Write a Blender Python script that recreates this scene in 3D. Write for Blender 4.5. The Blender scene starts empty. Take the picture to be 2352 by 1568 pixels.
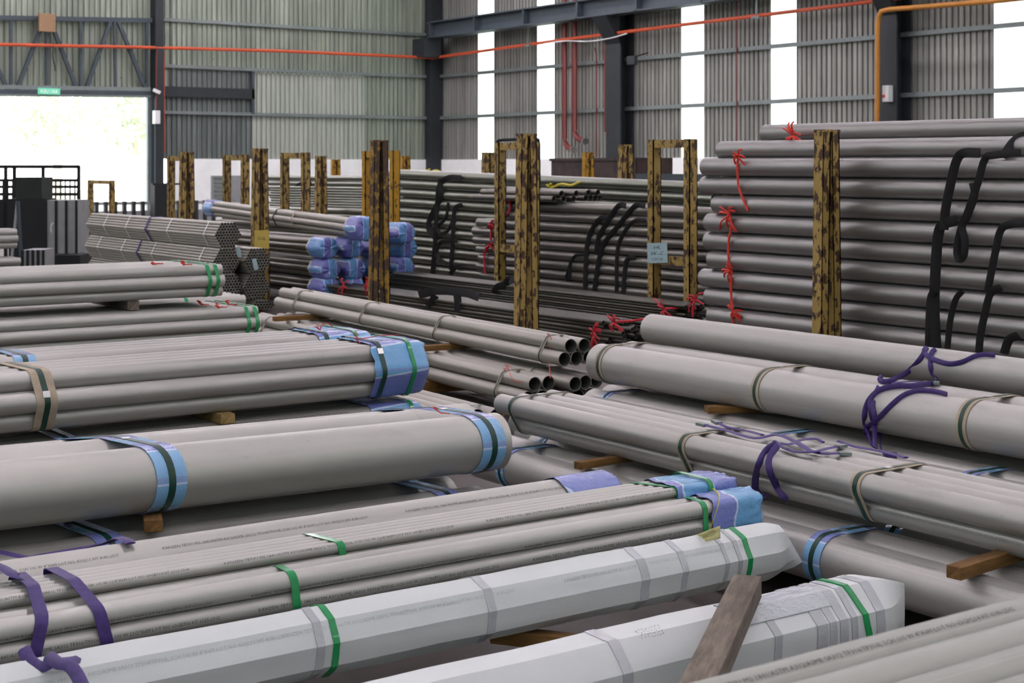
import bpy, math, random
from mathutils import Vector, Matrix, noise
random.seed(7)
SC = bpy.context.scene
COL = SC.collection
# ---------------------------------------------------------------- camera
F, CX, HY, H = 3500.0, 1176.0, 385.0, 1.95
ANG = math.radians(35.4)
SA, CA = math.sin(ANG), math.cos(ANG)
RV, FV, UP = Vector((CA, -SA, 0)), Vector((SA, CA, 0)), Vector((0, 0, 1))
EYE = Vector((0, 0, H))
cam = bpy.data.cameras.new('camera')
cam.sensor_width = 36.0
cam.lens = F / 2352 * 36
cam.shift_y = -(784 - HY) / 2352
cam.clip_start, cam.clip_end = 0.1, 400
cam.dof.use_dof = True
cam.dof.focus_distance = 7.0
cam.dof.aperture_fstop = 6.3
camo = bpy.data.objects.new('camera', cam)
COL.objects.link(camo)
camo.matrix_world = Matrix(((RV.x, 0, -FV.x, 0), (RV.y, 0, -FV.y, 0), (0, 1, 0, H), (0, 0, 0, 1)))
SC.camera = camo
# ---------------------------------------------------------------- world, exposure
w = bpy.data.worlds.new('world')
SC.world = w
w.use_nodes = True
nt = w.node_tree
nt.nodes.clear()
sky = nt.nodes.new('ShaderNodeTexSky')
sky.sky_type = 'HOSEK_WILKIE'
sky.sun_direction = Vector((0.55, 0.3, 0.8)).normalized()
sky.turbidity = 9
mixw = nt.nodes.new('ShaderNodeMixRGB')
mixw.inputs[0].default_value = 0.75
mixw.inputs[2].default_value = (1.0, 1.0, 1.0, 1)
bgn = nt.nodes.new('ShaderNodeBackground')
bgn.inputs[1].default_value = 7.5
wo = nt.nodes.new('ShaderNodeOutputWorld')
nt.links.new(sky.outputs[0], mixw.inputs[1])
nt.links.new(mixw.outputs[0], bgn.inputs[0])
nt.links.new(bgn.outputs[0], wo.inputs[0])
vs = SC.view_settings
SC.display_settings.display_device = 'sRGB'
vs.view_transform = 'Standard'
vs.look = 'None'
vs.gamma = 1.0
vs.use_curve_mapping = False
vs.exposure = -0.15
SC.cycles.use_denoising = True
SC.cycles.max_bounces = 6
SC.cycles.diffuse_bounces = 4
SC.cycles.glossy_bounces = 4
SC.cycles.sample_clamp_indirect = 4.0
ROOF_LINE = 50.0     # strength of the unseen roof light lines, shaped narrow and bright for glints
STRIP = 3.2        # strength of the lit wall sheets

# ---------------------------------------------------------------- geometry helpers
def ray(px, py):
    return FV + RV * ((px - CX) / F) - UP * ((py - HY) / F)
def P(px, py, d):
    return EYE + ray(px, py) * d
def PX(px, py, X):
    v = ray(px, py); return EYE + v * (X / v.x)
def PY(px, py, Y):
    v = ray(px, py); return EYE + v * (Y / v.y)
def PZ(px, py, z):
    v = ray(px, py); return EYE + v * ((z - H) / v.z)
def proj(p):
    q = p - EYE; d = q.dot(FV)
    return CX + F * q.dot(RV) / d, HY - F * q.z / d, d
def vpdir(vx, vy):
    return (FV + RV * ((vx - CX) / F) - UP * ((vy - HY) / F)).normalized()
LDIR = Vector((1, 0, 0))
RDIR = Vector((0, -1, 0))
def rdir(vx, vy):
    return -vpdir(vx, vy)

def obj(name, me, mat=None, parent=None, M=None):
    o = bpy.data.objects.new(name, me)
    COL.objects.link(o)
    if mat is not None and me is not None and not me.materials:
        me.materials.append(mat)
    if parent is not None:
        o.parent = parent
    if M is not None:
        o.matrix_world = M
    return o
def tag(o, label=None, cat=None, group=None, kind=None):
    if label: o['label'] = label
    if cat: o['category'] = cat
    if group: o['group'] = group
    if kind: o['kind'] = kind
    return o
def empty(name, loc=(0, 0, 0)):
    o = bpy.data.objects.new(name, None)
    o.empty_display_size = 0.1
    COL.objects.link(o)
    o.location = loc
    return o
def mesh(vs_, fs, smooth=False, sharp=None, uvs=None):
    me = bpy.data.meshes.new('m')
    me.from_pydata([tuple(v) for v in vs_], [], fs)
    if uvs is not None:
        ul = me.uv_layers.new(name='UVMap')
        for li, l in enumerate(me.loops):
            ul.data[li].uv = uvs[l.vertex_index]
    if smooth:
        me.shade_smooth() if hasattr(me, 'shade_smooth') else me.polygons.foreach_set('use_smooth', [True] * len(me.polygons))
        if sharp is not None and hasattr(me, 'set_sharp_from_angle'):
            me.set_sharp_from_angle(angle=math.radians(sharp))
    me.validate()
    return me
class MB:
    """collects boxes, bars and tubes of one part"""
    def __init__(s):
        s.v, s.f = [], []
    def add(s, vs_, fs):
        b = len(s.v)
        s.v += [Vector(v) for v in vs_]
        s.f += [tuple(b + i for i in f) for f in fs]
        return s
    def box(s, c, e, M=None):
        x, y, z = e[0] / 2, e[1] / 2, e[2] / 2
        vs_ = [Vector(c) + Vector((sx * x, sy * y, sz * z)) for sx in (-1, 1) for sy in (-1, 1) for sz in (-1, 1)]
        if M is not None: vs_ = [M @ v for v in vs_]
        return s.add(vs_, [(0, 1, 3, 2), (4, 6, 7, 5), (0, 4, 5, 1), (2, 3, 7, 6), (0, 2, 6, 4), (1, 5, 7, 3)])
    def span(s, lo, hi):
        return s.box([(a + b) / 2 for a, b in zip(lo, hi)], [abs(b - a) for a, b in zip(lo, hi)])
    def bar(s, p, q, w_, h_, up=UP):
        p, q = Vector(p), Vector(q)
        x = (q - p).normalized()
        y = up.cross(x)
        if y.length < 1e-4: y = Vector((1, 0, 0)).cross(x)
        y.normalize()
        z = x.cross(y)
        vs_ = []
        for c in (p, q):
            for a, b in ((-1, -1), (1, -1), (1, 1), (-1, 1)):
                vs_.append(c + y * (a * w_ / 2) + z * (b * h_ / 2))
        return s.add(vs_, [(0, 3, 2, 1), (4, 5, 6, 7), (0, 1, 5, 4), (1, 2, 6, 5), (2, 3, 7, 6), (3, 0, 4, 7)])
    def tube(s, pts, r, n=8, cap=True):
        pts = [Vector(p) for p in pts]
        rings = []
        ref = Vector((0.31, 0.2, 0.93))
        for i, p in enumerate(pts):
            t = (pts[min(i + 1, len(pts) - 1)] - pts[max(i - 1, 0)]).normalized()
            a = t.cross(ref)
            if a.length < 1e-3: a = t.cross(Vector((1, 0, 0)))
            a.normalize(); b = t.cross(a)
            rr = r[i] if isinstance(r, (list, tuple)) else r
            rings.append([p + a * (rr * math.cos(k * 2 * math.pi / n)) + b * (rr * math.sin(k * 2 * math.pi / n)) for k in range(n)])
        vs_ = [v for g in rings for v in g]
        fs = [(i * n + k, i * n + (k + 1) % n, (i + 1) * n + (k + 1) % n, (i + 1) * n + k) for i in range(len(pts) - 1) for k in range(n)]
        if cap:
            fs += [tuple(range(n))[::-1], tuple((len(pts) - 1) * n + k for k in range(n))]
        return s.add(vs_, fs)
    def build(s, name, mat, parent=None, M=None, smooth=False, sharp=35, bevel=0):
        me = mesh(s.v, s.f, smooth, sharp)
        o = obj(name, me, mat, parent, M)
        if bevel:
            b = o.modifiers.new('bevel', 'BEVEL')
            b.width = bevel; b.segments = 2; b.limit_method = 'ANGLE'
        return o
def smooth_path(pts, n=6):
    """Catmull-Rom through the points"""
    pts = [Vector(p) for p in pts]
    q = [pts[0] * 2 - pts[1]] + pts + [pts[-1] * 2 - pts[-2]]
    out = []
    for i in range(1, len(q) - 2):
        for k in range(n):
            t = k / n
            a, b, c, d = q[i - 1], q[i], q[i + 1], q[i + 2]
            out.append(0.5 * ((2 * b) + (c - a) * t + (2 * a - 5 * b + 4 * c - d) * t * t + (3 * b - a - 3 * c + d) * t ** 3))
    out.append(pts[-1])
    return out
def ribbon(pts, normals, w_, t_=0.004):
    """flat webbing along pts: closed mesh"""
    vs_, fs = [], []
    n = len(pts)
    for i, p in enumerate(pts):
        t = (pts[min(i + 1, n - 1)] - pts[max(i - 1, 0)]).normalized()
        nm = normals[i] if isinstance(normals, list) else normals
        side = t.cross(nm)
        if side.length < 1e-4: side = t.cross(UP)
        side.normalize()
        nn = side.cross(t).normalized()
        ww = w_[i] if isinstance(w_, list) else w_
        for a, b in ((-1, 0), (-0.5, 1), (0.5, 1), (1, 0), (0.5, -.6), (-0.5, -.6)):
            vs_.append(p + side * (a * ww / 2) + nn * (b * t_))
    m = 6
    for i in range(n - 1):
        for k in range(m):
            fs.append((i * m + k, i * m + (k + 1) % m, (i + 1) * m + (k + 1) % m, (i + 1) * m + k))
    fs += [tuple(range(m))[::-1], tuple((n - 1) * m + k for k in range(m))]
    return vs_, fs

# ---------------------------------------------------------------- materials
def hexc(h):
    h = h.lstrip('#')
    c = [int(h[i:i + 2], 16) / 255 for i in (0, 2, 4)]
    return tuple((x / 12.92 if x <= 0.04045 else ((x + 0.055) / 1.055) ** 2.4) for x in c) + (1,)
class NT:
    def __init__(s, name):
        s.m = bpy.data.materials.new(name)
        s.m.use_nodes = True
        s.t = s.m.node_tree
        s.b = s.t.nodes['Principled BSDF']
    def n(s, typ, **kw):
        x = s.t.nodes.new(typ)
        for k, v in kw.items(): setattr(x, k, v)
        return x
    def l(s, a, b): s.t.links.new(a, b)
    def coords(s, scale=(1, 1, 1), out='Object', rot=(0, 0, 0)):
        tc = s.n('ShaderNodeTexCoord'); mp = s.n('ShaderNodeMapping')
        mp.inputs['Scale'].default_value = scale; mp.inputs['Rotation'].default_value = rot
        s.l(tc.outputs[out], mp.inputs[0])
        return mp.outputs[0]
    def noise(s, vec, scale, detail=4, rough=.55):
        x = s.n('ShaderNodeTexNoise'); s.l(vec, x.inputs['Vector'])
        x.inputs['Scale'].default_value = scale; x.inputs['Detail'].default_value = detail; x.inputs['Roughness'].default_value = rough
        return x.outputs['Fac']
    def ramp(s, fac, stops, interp='LINEAR'):
        x = s.n('ShaderNodeValToRGB'); s.l(fac, x.inputs[0])
        x.color_ramp.interpolation = interp
        e = x.color_ramp.elements
        e[0].position, e[0].color = stops[0]
        e[1].position, e[1].color = stops[-1]
        for p, c in stops[1:-1]:
            k = e.new(p); k.color = c
        return x.outputs[0]
    def mix(s, fac, a, b, mode='MIX'):
        x = s.n('ShaderNodeMixRGB', blend_type=mode)
        for i, v in enumerate((fac, a, b)):
            if hasattr(v, 'is_linked') or hasattr(v, 'links'): s.l(v, x.inputs[i])
            else: x.inputs[i].default_value = v
        return x.outputs[0]
    def bump(s, h, strength=.2, dist=.01):
        x = s.n('ShaderNodeBump'); s.l(h, x.inputs['Height'])
        x.inputs['Strength'].default_value = strength; x.inputs['Distance'].default_value = dist
        s.l(x.outputs[0], s.b.inputs['Normal'])
    def set(s, rough=None, metal=None, spec=None, coat=None, emit=None):
        if rough is not None: s.b.inputs['Roughness'].default_value = rough
        if metal is not None: s.b.inputs['Metallic'].default_value = metal
        if spec is not None: s.b.inputs['Specular IOR Level'].default_value = spec
        if coat is not None: s.b.inputs['Coat Weight'].default_value = coat
        return s
    def color(s, c):
        if hasattr(c, 'links'): s.l(c, s.b.inputs['Base Color'])
        else: s.b.inputs['Base Color'].default_value = c
        return s
def plain(name, col, rough=.6, metal=0, var=.12, scale=6, spec=None, coat=None):
    k = NT(name)
    c = hexc(col) if isinstance(col, str) else col
    v = k.noise(k.coords(), scale, 5)
    d = tuple(x * (1 - var) for x in c[:3]) + (1,)
    e = tuple(min(1, x * (1 + var)) for x in c[:3]) + (1,)
    k.color(k.ramp(v, [(.3, d), (.7, e)]))
    k.set(rough, metal, spec, coat)
    return k.m
def steel(name, col, rough, metal, var=.10, rvar=.12, stain=.25):
    k = NT(name)
    c = hexc(col)
    oi = k.n('ShaderNodeObjectInfo')
    tc = k.n('ShaderNodeTexCoord')
    off = k.n('ShaderNodeVectorMath', operation='MULTIPLY_ADD')
    cmb = k.n('ShaderNodeCombineXYZ')
    for i in range(3): k.l(oi.outputs['Random'], cmb.inputs[i])
    k.l(cmb.outputs[0], off.inputs[0]); off.inputs[1].default_value = (37, 11, 5)
    k.l(tc.outputs['Object'], off.inputs[2])
    mp = k.n('ShaderNodeMapping'); mp.inputs['Scale'].default_value = (.07, 14, 14)
    k.l(off.outputs[0], mp.inputs[0])
    streak = k.noise(mp.outputs[0], 2.0, 5)
    mp2 = k.n('ShaderNodeMapping'); mp2.inputs['Scale'].default_value = (1, 3, 3)
    k.l(off.outputs[0], mp2.inputs[0])
    blot = k.noise(mp2.outputs[0], 3.0, 6, .65)
    d = tuple(x * (1 - var) for x in c[:3]) + (1,)
    e = tuple(min(1, x * (1 + var)) for x in c[:3]) + (1,)
    base = k.ramp(streak, [(.3, d), (.7, e)])
    st = k.ramp(blot, [(.58, (1, 1, 1, 1)), (.78, (1 - stain, 1 - stain, 1 - stain * .9, 1))])
    base = k.mix(1.0, base, st, 'MULTIPLY')
    mp3 = k.n('ShaderNodeMapping'); mp3.inputs['Scale'].default_value = (3, 8, 8)
    k.l(off.outputs[0], mp3.inputs[0])
    sc_ = k.noise(mp3.outputs[0], 4.0, 8, .7)
    base = k.mix(1.0, base, k.ramp(sc_, [(.62, (1, 1, 1, 1)), (.74, (1 - stain * 1.3,) * 3 + (1,))]), 'MULTIPLY')
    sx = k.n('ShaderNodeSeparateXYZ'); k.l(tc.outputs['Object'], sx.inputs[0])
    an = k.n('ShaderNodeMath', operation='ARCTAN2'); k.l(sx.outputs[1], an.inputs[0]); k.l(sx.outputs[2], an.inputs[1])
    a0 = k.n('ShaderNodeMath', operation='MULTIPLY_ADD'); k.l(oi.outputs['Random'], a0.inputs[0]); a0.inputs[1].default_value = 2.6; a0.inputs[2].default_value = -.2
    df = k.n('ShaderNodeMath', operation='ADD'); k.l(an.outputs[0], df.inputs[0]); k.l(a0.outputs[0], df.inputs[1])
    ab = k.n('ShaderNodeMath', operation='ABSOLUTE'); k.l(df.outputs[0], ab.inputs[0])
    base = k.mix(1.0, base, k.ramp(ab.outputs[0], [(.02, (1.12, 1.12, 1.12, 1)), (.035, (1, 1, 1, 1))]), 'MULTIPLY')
    rnd = k.ramp(oi.outputs['Random'], [(0, (.9, .9, .89, 1)), (1, (1, 1, 1, 1))])
    base = k.mix(1.0, base, rnd, 'MULTIPLY')
    k.color(base)
    r = k.ramp(streak, [(.25, (rough - rvar,) * 3 + (1,)), (.75, (rough + rvar,) * 3 + (1,))])
    k.l(r, k.b.inputs['Roughness'])
    k.set(None, metal)
    return k.m
M = {}
M['pale'] = steel('pickled_steel', '#b8b7b1', .44, .5, .06, .08, .12)
M['grey'] = steel('grey_steel', '#b3b1ac', .42, .5, .07, .08, .16)
M['warm'] = steel('dull_steel', '#a5a299', .44, .5, .07, .10, .16)
M['bright'] = steel('bright_steel', '#979593', .38, .75, .05, .05, .14)
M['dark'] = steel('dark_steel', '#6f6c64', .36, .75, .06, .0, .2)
M['mid'] = steel('mid_steel', '#86837d', .36, .75, .05, .02, .2)
M['shiny'] = steel('shiny_steel', '#8d9086', .3, .85, .03, .0, .15)
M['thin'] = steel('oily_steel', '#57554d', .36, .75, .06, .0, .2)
M['inner'] = plain('pipe_bore', '#6d6f68', .5, .5)
M['dgreen'] = plain('dark_green_strap', '#113a2d', .4, 0, .1, 20)
M['green'] = plain('green_tape', '#0c8a4c', .35, 0, .1, 25, None, .3)
M['steelclip'] = plain('steel_clip', '#c9cbc8', .3, .9)
M['paper'] = plain('brown_paper', '#aa9c88', .8, 0, .15, 14)
M['purple'] = None
M['black'] = plain('black_webbing', '#1b1b1d', .8, 0, .2, 30)
M['red'] = plain('red_raffia', '#d63a2c', .45, 0, .15, 20)
M['redd'] = plain('crimson_raffia', '#c02836', .45, 0, .15, 20)
M['yellowraf'] = plain('yellow_raffia', '#c9bb3e', .45, 0, .1, 20)
M['yellowfilm'] = plain('yellowed_film', '#cfc98f', .3, 0, .12, 30)
M['near'] = steel('grey_green_steel', '#9fa199', .46, .45, .06, .08, .16)
M['print'] = plain('print_ink', '#4b4b4d', .7, 0, .25, 60)
M['printfaint'] = plain('faded_ink', '#8b8a89', .7, 0, .1, 60)
M['printghost'] = plain('veiled_ink', '#aab0b3', .6, 0, .05, 60)
def webbing(name, col):
    k = NT(name)
    c = hexc(col)
    v = k.noise(k.coords(), 40, 3)
    wv = k.n('ShaderNodeTexNoise'); k.l(k.coords((300, 300, 300)), wv.inputs['Vector']); wv.inputs['Scale'].default_value = 1
    k.color(k.ramp(v, [(.3, tuple(x * .75 for x in c[:3]) + (1,)), (.7, tuple(min(1, x * 1.3) for x in c[:3]) + (1,))]))
    k.set(.55); k.bump(wv.outputs['Fac'], .4, .002)
    return k.m
M['purple'] = webbing('purple_webbing', '#3a2868')
def wood(name, a, b):
    k = NT(name)
    v = k.coords((1.2, 9, 9))
    f = k.noise(v, 5, 8, .7)
    g = k.noise(k.coords((.5, 2, 2)), 3, 3)
    c = k.ramp(f, [(.3, hexc(a)), (.7, hexc(b))])
    c = k.mix(1.0, c, k.ramp(g, [(.35, (.65, .62, .6, 1)), (.6, (1, 1, 1, 1))]), 'MULTIPLY')
    k.color(c); k.set(.85); k.bump(f, .5, .004)
    return k.m
M['wood'] = wood('brown_timber', '#5e4120', '#8f6a37')
M['woodlight'] = wood('yellow_timber', '#8a7040', '#b39a63')
M['woodgrey'] = wood('weathered_timber', '#534a41', '#867a6c')
def weave(name, blu, vio, period=.17):
    """woven sheet in light blue and violet bands with white seams, under clear film"""
    k = NT(name)
    tc = k.n('ShaderNodeTexCoord'); sep = k.n('ShaderNodeSeparateXYZ')
    k.l(tc.outputs['UV'], sep.inputs[0])
    mu = k.n('ShaderNodeMath', operation='DIVIDE'); k.l(sep.outputs[0], mu.inputs[0]); mu.inputs[1].default_value = period
    fr = k.n('ShaderNodeMath', operation='FRACT'); k.l(mu.outputs[0], fr.inputs[0])
    B, V, W = hexc(blu), hexc(vio), hexc('#c9dcee')
    band = k.ramp(fr.outputs[0], [(0, W), (.035, B), (.5, W), (.535, V)], 'CONSTANT')
    mp = k.n('ShaderNodeMapping'); mp.inputs['Scale'].default_value = (260, 260, 260)
    k.l(tc.outputs['Object'], mp.inputs[0])
    ch = k.n('ShaderNodeTexChecker'); k.l(mp.outputs[0], ch.inputs['Vector']); ch.inputs['Scale'].default_value = 1
    ch.inputs['Color1'].default_value = (1.0, 1.0, 1.0, 1); ch.inputs['Color2'].default_value = (.58, .62, .78, 1)
    c = k.mix(1.0, band, ch.outputs[0], 'MULTIPLY')
    k.color(c)
    n1 = k.noise(k.coords(), 42, 4, .6)
    k.set(.5, 0, .5, 1.0)
    k.b.inputs['Coat Roughness'].default_value = .06
    bp = k.n('ShaderNodeBump'); k.l(n1, bp.inputs['Height']); bp.inputs['Strength'].default_value = 1.0; bp.inputs['Distance'].default_value = .02
    k.l(bp.outputs[0], k.b.inputs['Coat Normal']); 
    bp2 = k.n('ShaderNodeBump'); k.l(n1, bp2.inputs['Height']); bp2.inputs['Strength'].default_value = .25; bp2.inputs['Distance'].default_value = .01
    k.l(bp2.outputs[0], k.b.inputs['Normal'])
    return k.m
M['weave'] = weave('blue_violet_tarpaulin', '#6cb1dc', '#7684c6')
M['weavefar'] = weave('faded_blue_tarpaulin', '#5f9bd0', '#6a70ba', .22)
M['sleeve'] = weave('blue_sleeve', '#82bbe0', '#8692cc', .26)
def film(name, col, rough=.45, bumpy=.15, scale=9):
    k = NT(name)
    v = k.noise(k.coords((.6, 1, 1)), scale, 5, .6)
    c = hexc(col)
    k.color(k.ramp(v, [(.3, tuple(x * .95 for x in c[:3]) + (1,)), (.7, c)]))
    k.set(rough, 0, .5); k.bump(v, bumpy, .02)
    return k.m
M['sheet'] = film('white_plastic_sheet', '#cfd4d3', .5, .12)
M['tape'] = film('clear_tape', '#b4b7bb', .16, .25, 30)
M['clearfilm'] = film('crinkled_clear_film', '#bfc4c8', .12, .9, 22)
def rustpaint(name, paint, rust, lo=.47, hi=.52, scale=9):
    k = NT(name)
    v = k.noise(k.coords((1, 1, .55)), scale, 8, .62)
    g = k.noise(k.coords(), 2.2, 3)
    f = k.n('ShaderNodeMath', operation='MULTIPLY_ADD'); k.l(g, f.inputs[0]); f.inputs[1].default_value = .25; f.inputs[2].default_value = -.125
    ad = k.n('ShaderNodeMath', operation='ADD'); k.l(v, ad.inputs[0]); k.l(f.outputs[0], ad.inputs[1])
    p = k.ramp(k.noise(k.coords(), 5, 4), [(.3, tuple(x * .75 for x in hexc(paint)[:3]) + (1,)), (.7, hexc(paint))])
    r = k.ramp(k.noise(k.coords(), 30, 4), [(.3, tuple(x * .6 for x in hexc(rust)[:3]) + (1,)), (.7, hexc(rust))])
    mask = k.ramp(ad.outputs[0], [(lo, (0, 0, 0, 1)), (hi, (1, 1, 1, 1))])
    k.color(k.mix(mask, p, r)); k.set(.65); k.bump(v, .3, .004)
    return k.m
M['post'] = rustpaint('rusty_yellow_paint', '#a88c4a', '#4a3220', .515, .545, 17)
M['postrust'] = rustpaint('mostly_rust_paint', '#9b7a2a', '#4f3a28', .46, .5, 14)
M['postyellow'] = rustpaint('yellow_paint', '#b98a1c', '#5c431c', .56, .59, 14)
M['binrust'] = rustpaint('brown_rust', '#3c2a24', '#24191a', .45, .6, 4)
def corrug(name, a, b, dirt=.35):
    k = NT(name)
    v = k.noise(k.coords((1, 1, .25)), 1.2, 6, .6)
    g = k.noise(k.coords((3, 3, .1)), 2, 4)
    c = k.ramp(v, [(.3, hexc(a)), (.7, hexc(b))])
    c = k.mix(1.0, c, k.ramp(g, [(.35, (1 - dirt,) * 3 + (1,)), (.6, (1, 1, 1, 1))]), 'MULTIPLY')
    sp = k.noise(k.coords((1, 1, .8)), 7, 2)
    c = k.mix(k.ramp(sp, [(.74, (0, 0, 0, 1)), (.78, (1, 1, 1, 1))]), c, hexc('#4a433a'))
    k.color(c); k.set(.5, .25)
    return k.m
M['wallback'] = corrug('green_grey_cladding', '#858f82', '#9ea898')
M['wallpale'] = corrug('pale_cladding', '#a6ada2', '#b9bfb3', .2)
M['walldoor'] = corrug('dark_cladding', '#646d6a', '#757d79')
M['wallright'] = corrug('grey_cladding', '#898b86', '#a0a199')
M['dado'] = plain('white_masonry', '#f1f4f2', .85, 0, .05, 2)
M['girt'] = plain('galvanised_girt', '#77807f', .5, .4, .1, 3)
M['beam'] = plain('blue_grey_steelwork', '#3c464d', .6, .1, .12, 3)
M['beamdark'] = plain('dark_steelwork', '#23292d', .6, .1, .15, 3)
M['orange'] = plain('orange_pipe_paint', '#c4502c', .45, 0, .12, 5)
M['maroon'] = plain('maroon_pipe_paint', '#6b2b28', .5, 0, .12, 4)
M['amber'] = plain('amber_pipe_paint', '#b5792a', .5, 0, .12, 4)
M['white'] = plain('white_plastic', '#d9dcdc', .5, 0, .04, 6)
M['whiteslat'] = plain('pale_grey_paint', '#8b8d8e', .6, 0, .12, 6)
M['cardboard'] = plain('brown_board', '#94765a', .85, 0, .1, 8)
M['cage'] = plain('black_steel', '#14181a', .7, .2, .2, 6)
M['olive'] = plain('olive_canvas', '#1c2420', .8, 0, .2, 4)
M['gapshade'] = plain('painted_gap_shade', '#2a2b29', .7)
def emit(name, col, strength):
    k = NT(name)
    e = k.n('ShaderNodeEmission'); e.inputs[0].default_value = col; e.inputs[1].default_value = strength
    k.l(e.outputs[0], k.t.nodes['Material Output'].inputs['Surface'])
    return k.m
M['roofline'] = emit('roof_light_line', (1.0, .91, .985, 1), ROOF_LINE)
M['strip'] = emit('translucent_wall_sheet', (.87, 1.0, .945, 1), STRIP)
M['sidefill'] = emit('added_fill_strip', (.87, 1.0, .95, 1), 10.0)  # added glow for side fill, kept thin and strong for crisp reflections
M['exit'] = emit('exit_lamp', (.25, .8, .55, 1), 1.0)
M['exitw'] = emit('exit_letters', (.9, 1, .95, 1), 1.2)
M['signyellow'] = plain('yellow_paper', '#c4ad55', .8, 0, .05, 8)
M['signblue'] = plain('pale_blue_paper', '#9fb9bf', .8, 0, .05, 8)
M['ink'] = plain('black_ink', '#26282a', .8, 0, .1, 20)
M['concrete'] = None
k = NT('floor_concrete')
v = k.noise(k.coords((1, 1, 1)), .9, 8, .6)
k.color(k.ramp(v, [(.3, hexc('#4a4340')), (.7, hexc('#6b625c'))])); k.set(.6); k.bump(v, .1, .01)
M['concrete'] = k.m
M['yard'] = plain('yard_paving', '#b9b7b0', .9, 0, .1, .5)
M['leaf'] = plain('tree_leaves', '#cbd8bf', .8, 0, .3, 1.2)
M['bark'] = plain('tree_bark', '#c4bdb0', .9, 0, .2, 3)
# ---------------------------------------------------------------- building shell
YB, XR, XL, YF, ZC = 53.0, 33.9, -12.0, -12.0, 10.2
DZ = 2.28
def struct(name, o):
    o.name = name
    o['kind'] = 'structure'
    return o
def corr(u0, u1, z0, z1, mat, place, pitch=.2, dep=.055):
    """trapezoid-profile sheet; place(u, out, z) gives the point"""
    prof = [(0, 0), (.125, 0), (.135, -dep), (.19, -dep)]
    us = []
    n = int((u1 - u0) / pitch)
    for i in range(n + 1):
        for a, b in prof:
            u = u0 + i * pitch + a * pitch / .2
            if u <= u1: us.append((u, b))
    if us[-1][0] < u1: us.append((u1, 0))
    vs_, fs = [], []
    for u, b in us:
        vs_ += [place(u, b, z0), place(u, b, z1)]
    for i in range(len(us) - 1):
        fs.append((2 * i, 2 * i + 2, 2 * i + 3, 2 * i + 1))
    me = mesh(vs_, fs)
    return obj('sheet', me, mat)
bk = lambda u, o, z: (u, YB - o, z)
rt = lambda u, o, z: (XR - o, u, z)
lf = lambda u, o, z: (XL + o, u, z)
fr_ = lambda u, o, z: (u, YF + o, z)
struct('floor', MB().span((XL - 1, YF - 1, -.2), (XR + 1, YB + .3, 0)).build('floor', M['concrete']))
struct('ceiling', MB().span((XL - 1, YF - 1, ZC), (XR + 1, YB + .3, ZC + .1)).build('ceiling', M['beam']))
for i, x in enumerate((-8, -1.5, 5, 11.5, 18, 24.5, 30.5)):  # unseen light lines along the roof, thinned and brightened to make glints
    struct('window_%d' % (20 + i), MB().span((x - .07, YF + 2, ZC - .05), (x + .07, YB - 2, ZC - .02)).build('s', M['roofline']))
for i, x in enumerate((-4.8, 1.8, 8.3, 14.8, 21.3, 27.6)):  # extra unseen light lines, added to brighten the far wall
    struct('window_%d' % (30 + i), MB().span((x - .07, 34, ZC - .05), (x + .07, YB - 1, ZC - .02)).build('s', M['roofline']))
DX0, DX1, DTOP = 11.0, 21.35, 4.65
struct('wall_left', corr(YF, YB, 0, ZC, M['walldoor'], lf, .6, .06))
struct('wall_front', corr(XL, XR, 0, ZC, M['walldoor'], fr_, .6, .06))
# back wall: left of the door, above it, beside it
struct('wall_back', corr(XL, DX0, 0, ZC, M['wallback'], bk))
struct('wall_back.001', corr(DX0, DX1 + .9, DTOP, ZC, M['wallback'], bk))
xb = [PY(p, 300, YB).x for p in (366, 580, 836, 1006)]
struct('wall_back.002', corr(xb[0] - .3, xb[1], DZ, 5.6, M['walldoor'], bk))
struct('wall_back.003', corr(xb[1], xb[2], DZ, 5.6, M['wallpale'], bk))
struct('wall_back.004', corr(xb[2], XR, DZ, 5.6, M['wallback'], bk))
struct('wall_back.005', corr(xb[0] - .3, xb[2], 5.6, ZC, M['wallback'], bk))
struct('wall_back.006', corr(xb[2], XR, 5.6, ZC, M['wallback'], bk))
struct('wall_back.007', MB().span((DX1 + .75, YB - .1, 0), (XR, YB + .15, DZ)).build('d', M['dado']))
struct('wall_right', MB().span((XR - .1, YF, 0), (XR + .15, YB, DZ)).build('d', M['dado']))
# right wall with its lit sheets
def yr(p): return PX(p, 300, XR).y
cuts = [(1099, 1134), (1235, 1273), (1566, 1616), (1772, 1829), (2284, 2372)]
prev = YB
for i, (a, b) in enumerate(cuts):
    ya, yb_ = yr(a), yr(b)
    struct('wall_right.%03d' % (i + 1), corr(ya, prev, DZ, ZC, M['wallright'], rt))
    s_ = MB().add([(XR - .01, ya, DZ), (XR - .01, yb_, DZ), (XR - .01, yb_, ZC), (XR - .01, ya, ZC)], [(0, 1, 2, 3)])
    struct('window_%d' % (i + 1), s_.build('w', M['strip']))
    prev = yb_
y = prev
i = 6
while y > -6:
    yn = max(YF, y - 5.2)
    struct('wall_right.%03d' % i, corr(yn, y, DZ, ZC, M['wallright'], rt))
    s_ = MB().add([(XR - .01, yn, DZ), (XR - .01, yn - 1.2, DZ), (XR - .01, yn - 1.2, ZC), (XR - .01, yn, ZC)], [(0, 1, 2, 3)])
    struct('window_%d' % i, s_.build('w', M['strip']))
    y = yn - 1.2; i += 1
struct('wall_right.%03d' % i, corr(YF, y, DZ, ZC, M['wallright'], rt))
for i in range(9):  # unseen glowing strips added on the left wall as frontal fill
    y = -9 + i * 6.6
    struct('window_%d' % (50 + i), MB().add([(XL + .08, y, DZ), (XL + .08, y + .42, DZ), (XL + .08, y + .42, ZC - .3), (XL + .08, y, ZC - .3)], [(0, 3, 2, 1)]).build('w', M['sidefill']))
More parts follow.
